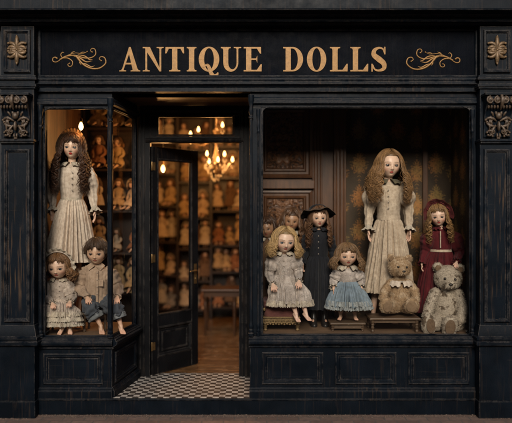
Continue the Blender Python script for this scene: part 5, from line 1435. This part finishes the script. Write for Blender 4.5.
for r0, r1, dz in ((.075, .135, .045),): collar(nk, r0, r1, dz, t, M_LINEN, 3, wave=.007, gap=6, nf=16)
k = MB(); k.ball(nk + V((0, -.098, -.004)), (.014, .010, .012), 10, 8); k.build('collar_button', M_BTN, t, smooth=180)

P2 = dict(head=(448, 278, .40), hr=12.3, hrot=(-8, 10, 4), torso=(446, 308, .42), tr=(13.5, 12.5, 20.5), armL0=(435, 293, .38), armL1=(430, 305, .30), armL2=(426.5, 317, .22), armR0=(458, 294, .38), armR1=(462.5, 308, .30), armR2=(461, 319, .23),
          ar=(5.0, 4.6, 4.2), legL0=(440, 322, .36), legL1=(431.5, 323.5, .22), legR0=(455, 323, .36), legR1=(451, 324, .20), lr=(8.5, 7.5), footL=(428.5, 324.5, .175), footR=(449.5, 326.0, .15), fr=(7.0, 10.4, 4.6), frot=((18, 8, -14), (-6, 8, 4)))
bear('large worn grey teddy bear with patchy fur sitting on the window deck at the right', 446, .35, DR, P2, M_FUR2, M_PAD2, M_NOSE, seed=5, nfur=34000)

# bench under the golden bear
bt = thing('wooden_bench', 'long low wooden bench with turned legs under the golden brown teddy bear', 'bench', (X(395, .32), .32, DR)); bx_0, bx_1 = X(369.5, .20), X(420.5, .20)
k = MB(); k.box(bx_0, bx_1, .18, .48, bz - .028, bz - .002); k.build('bench_top', M_OLDW, bt, bevel=.007)
k = MB(); k.box(bx_0 + .03, bx_1 - .03, .205, .22, bz - .055, bz - .0285); k.box(bx_0 + .03, bx_1 - .03, .44, .455, bz - .055, bz - .0285); k.build('apron', M_OLDW, bt)
for lx in (bx_0 + .035, bx_1 - .035):
    for ly in (.212, .448):
        H_ = bz - .0285 - DR; k = MB(); k.lathe((lx, ly, DR), [(.012, 0), (.017, .006), (.018, .018), (.010, .03), (.014, H_ * .3), (.019, H_ * .42), (.011, H_ * .5), (.019, H_ * .62), (.012, H_ * .7), (.018, H_ * .8), (.018, H_)], 12); k.build('leg', M_OLDW, bt, smooth=50)

# ================================================================ background dolls (behind, out of focus)
def simple_doll(name, label, cat, s, mat, hcol, skin, seed, group, seated=False, long_=True):
    # stands at the origin, s = height
    t = thing(name, label, cat, (0, 0, 0), group); h = s * (.20 if not seated else .27); q = lambda x, y, z: V((x * s, y * s, z * s)); Rm = rotm(random.Random(seed).uniform(-12, 12), 5, random.Random(seed + 1).uniform(-5, 5)); hf = h / s
    if not seated:
        c = q(0, -.01, 1 - hf * .5); J = dict(neck=q(0, 0, 1 - hf * 1.02), sh=[q(-.09, 0, .745), q(.09, 0, .745)], el=[q(-.14, .0, .62), q(.14, 0, .62)], wr=[q(-.13, -.06, .50), q(.13, -.06, .50)], hip=[q(-.045, 0, .45), q(.045, 0, .45)], kn=[q(-.05, 0, .24), q(.05, 0, .24)], an=[q(-.05, 0, .035), q(.05, 0, .035)])
        rg = [(0, 0, .79, .03, .03, 0, 0), (0, 0, .76, .085, .06, 0, .002), (0, 0, .68, .09, .075, 0, .004), (0, 0, .58, .075, .065, 0, .004), (0, 0, .50, .13, .11, 0, .02), (0, 0, .34, .18, .15, 0, .03), (0, 0, .16, .22, .18, 0, .035)]
    else:
        c = q(0, -.02, 1 - hf * .5); J = dict(neck=q(0, 0, 1 - hf * 1.02), sh=[q(-.12, 0, .66), q(.12, 0, .66)], el=[q(-.18, -.02, .48), q(.18, -.02, .48)], wr=[q(-.12, -.16, .36), q(.12, -.16, .36)], hip=[q(-.07, 0, .13), q(.07, 0, .13)], kn=[q(-.09, -.26, .12), q(.09, -.26, .12)], an=[q(-.10, -.44, .05), q(.10, -.44, .05)])
        rg = [(0, 0, .73, .04, .04, 0, 0), (0, 0, .69, .115, .08, 0, .002), (0, 0, .56, .12, .10, 0, .004), (0, 0, .42, .11, .10, 0, .004), (0, -.05, .28, .20, .15, 20, .02), (0, -.15, .17, .25, .13, 50, .03), (0, -.30, .10, .27, .09, 75, .03)]
    body(J, c, h, Rm, t, skin=skin, lo=True, voxel=s * .012, hands=False, feet='plain')
    hair(c, h, Rm, t, hcol, 60, .5 if not long_ else 1.0, 50, .2, .05, 2.5, .10, .08, .065, seed, 0, lo=True, top=.24)
    k = loft([(a * s, b * s, z * s, rx * s, ry * s, tl, am * s) for a, b, z, rx, ry, tl, am in rg], 30, 90, 12, seed); k.build('dress', mat, t, smooth=180)
    for i in (0, 1): tubewave([J['sh'][i], J['el'][i], J['wr'][i]], [.035 * s, .055 * s, .045 * s, .03 * s], 12, 14, 4, (.004 * s,), seed, .004).build('sleeve', mat, t, smooth=180)
    if seed % 2: collar(J['neck'], .03 * s, .09 * s, .02 * s, t, M_LACE, seed)
    return t
def copy_tree(o, label, loc, rz=0, sc=1.0):
    r = o.copy(); COL.objects.link(r); r.location = loc; r.rotation_euler = (0, 0, rz); r.scale = (sc, sc, sc); r['label'] = label
    for chd in list(o.children):
        c2 = chd.copy(); COL.objects.link(c2); c2.parent = r
    return r
MS = [cloth_mat('shelf_cream', (.52, .40, .27), (.36, .26, .17), .4), cloth_mat('shelf_rust', (.26, .11, .05), (.17, .07, .03), .4), cloth_mat('shelf_ochre', (.44, .30, .15), (.30, .20, .10), .4),
      cloth_mat('shelf_grey', (.26, .23, .20), (.16, .14, .12), .4), cloth_mat('shelf_brown', (.15, .085, .045), (.09, .05, .03), .4), cloth_mat('shelf_white', (.56, .47, .36), (.4, .32, .23), .3, .5)]
kinds = []
for i, (nm, mat, hc_, st, lg, bn) in enumerate((('cream', MS[0], (.09, .045, .02), False, True, False), ('rust', MS[1], (.10, .05, .02), True, False, False), ('ochre', MS[2], (.16, .08, .03), False, False, True),
                                          ('grey', MS[3], (.07, .035, .018), True, True, False), ('cream', MS[0], (.14, .08, .035), True, False, True), ('brown', MS[4], (.12, .05, .02), False, True, False),
                                          ('white', MS[5], (.10, .055, .025), True, True, False), ('white', MS[5], (.05, .025, .012), False, False, True), ('ochre', MS[2], (.14, .07, .03), True, False, False))):
    s = .54 if not st else .42
    d = simple_doll('shelf_doll', '', 'doll', s, mat, hc_, (.66, .46, .34), 200 + i * 3 + (i % 2), 'dolls crowded on the shelves inside the shop', st, lg)
    if bn: h_ = s * (.20 if not st else .27); bonnet((0, -.01 * s, s - h_ * .5), h_, rotm(0, 5, 0), d, MS[5], MS[5], .55, .80, i, 9, .04, 115)
    kinds.append([d, nm, st, s, False])
ORD = ['first', 'second', 'third', 'fourth', 'fifth', 'sixth', 'seventh']
rs_ = random.Random(78); last = [None]
def place_row(x0, x1, y, z, where, hmax, n):
    for i in range(n):
        kd = kinds[rs_.choice([q for q in range(9) if q != last[0]])]; last[0] = kinds.index(kd)
        x = lerp(x0, x1, (i + .5) / n) + rs_.uniform(-.03, .03); sc = min(hmax / kd[3], rs_.uniform(.74, 1.12)); yy = y + (.05 if i % 2 else -.05) + rs_.uniform(-.015, .015); rz = rs_.uniform(-.5, .5)
        lab = f"{'sitting' if kd[2] else 'standing'} doll in {kd[1]} dress, {ORD[i]} from left on {where}"
        if not kd[4]:
            kd[4] = True; o = kd[0]; o.location = (x, yy, z); o.rotation_euler = (0, 0, rz); o.scale = (sc,) * 3; o['label'] = lab
        else: copy_tree(kd[0], lab, (x, yy, z), rz, sc)
NM = ['lowest', 'second', 'third', 'fourth', 'fifth', 'top']; CN = ['left back bookcase', 'middle back bookcase', 'right back bookcase']
for ci, (xa_, xb_, ns_) in enumerate(((-2.00, -1.40, (3, 3, 4, 3, 4, 3)), (-1.33, -.81, (3, 3, 3, 3, 3, 3)), (-.75, -.18, (3, 4, 3, 3, 4, 3)))):
    zz_ = SHC[ci] + [3.68]
    for r_ in range(6): place_row(xa_, xb_, 4.56, zz_[r_] + .0305, f'the {NM[r_]} shelf, {CN[ci]}', zz_[r_ + 1] - zz_[r_] - .045, ns_[r_])
names2 = ['the lowest shelf behind the left bay', 'the second shelf behind the left bay', 'the third shelf behind the left bay', 'the fourth shelf behind the left bay', 'the top shelf behind the left bay']
for z, nm, hm in zip(SH2, names2, (.46, .48, .46, .48, .54)): place_row(-2.18, -1.48, 1.93, z + .0305, nm, hm, 3)
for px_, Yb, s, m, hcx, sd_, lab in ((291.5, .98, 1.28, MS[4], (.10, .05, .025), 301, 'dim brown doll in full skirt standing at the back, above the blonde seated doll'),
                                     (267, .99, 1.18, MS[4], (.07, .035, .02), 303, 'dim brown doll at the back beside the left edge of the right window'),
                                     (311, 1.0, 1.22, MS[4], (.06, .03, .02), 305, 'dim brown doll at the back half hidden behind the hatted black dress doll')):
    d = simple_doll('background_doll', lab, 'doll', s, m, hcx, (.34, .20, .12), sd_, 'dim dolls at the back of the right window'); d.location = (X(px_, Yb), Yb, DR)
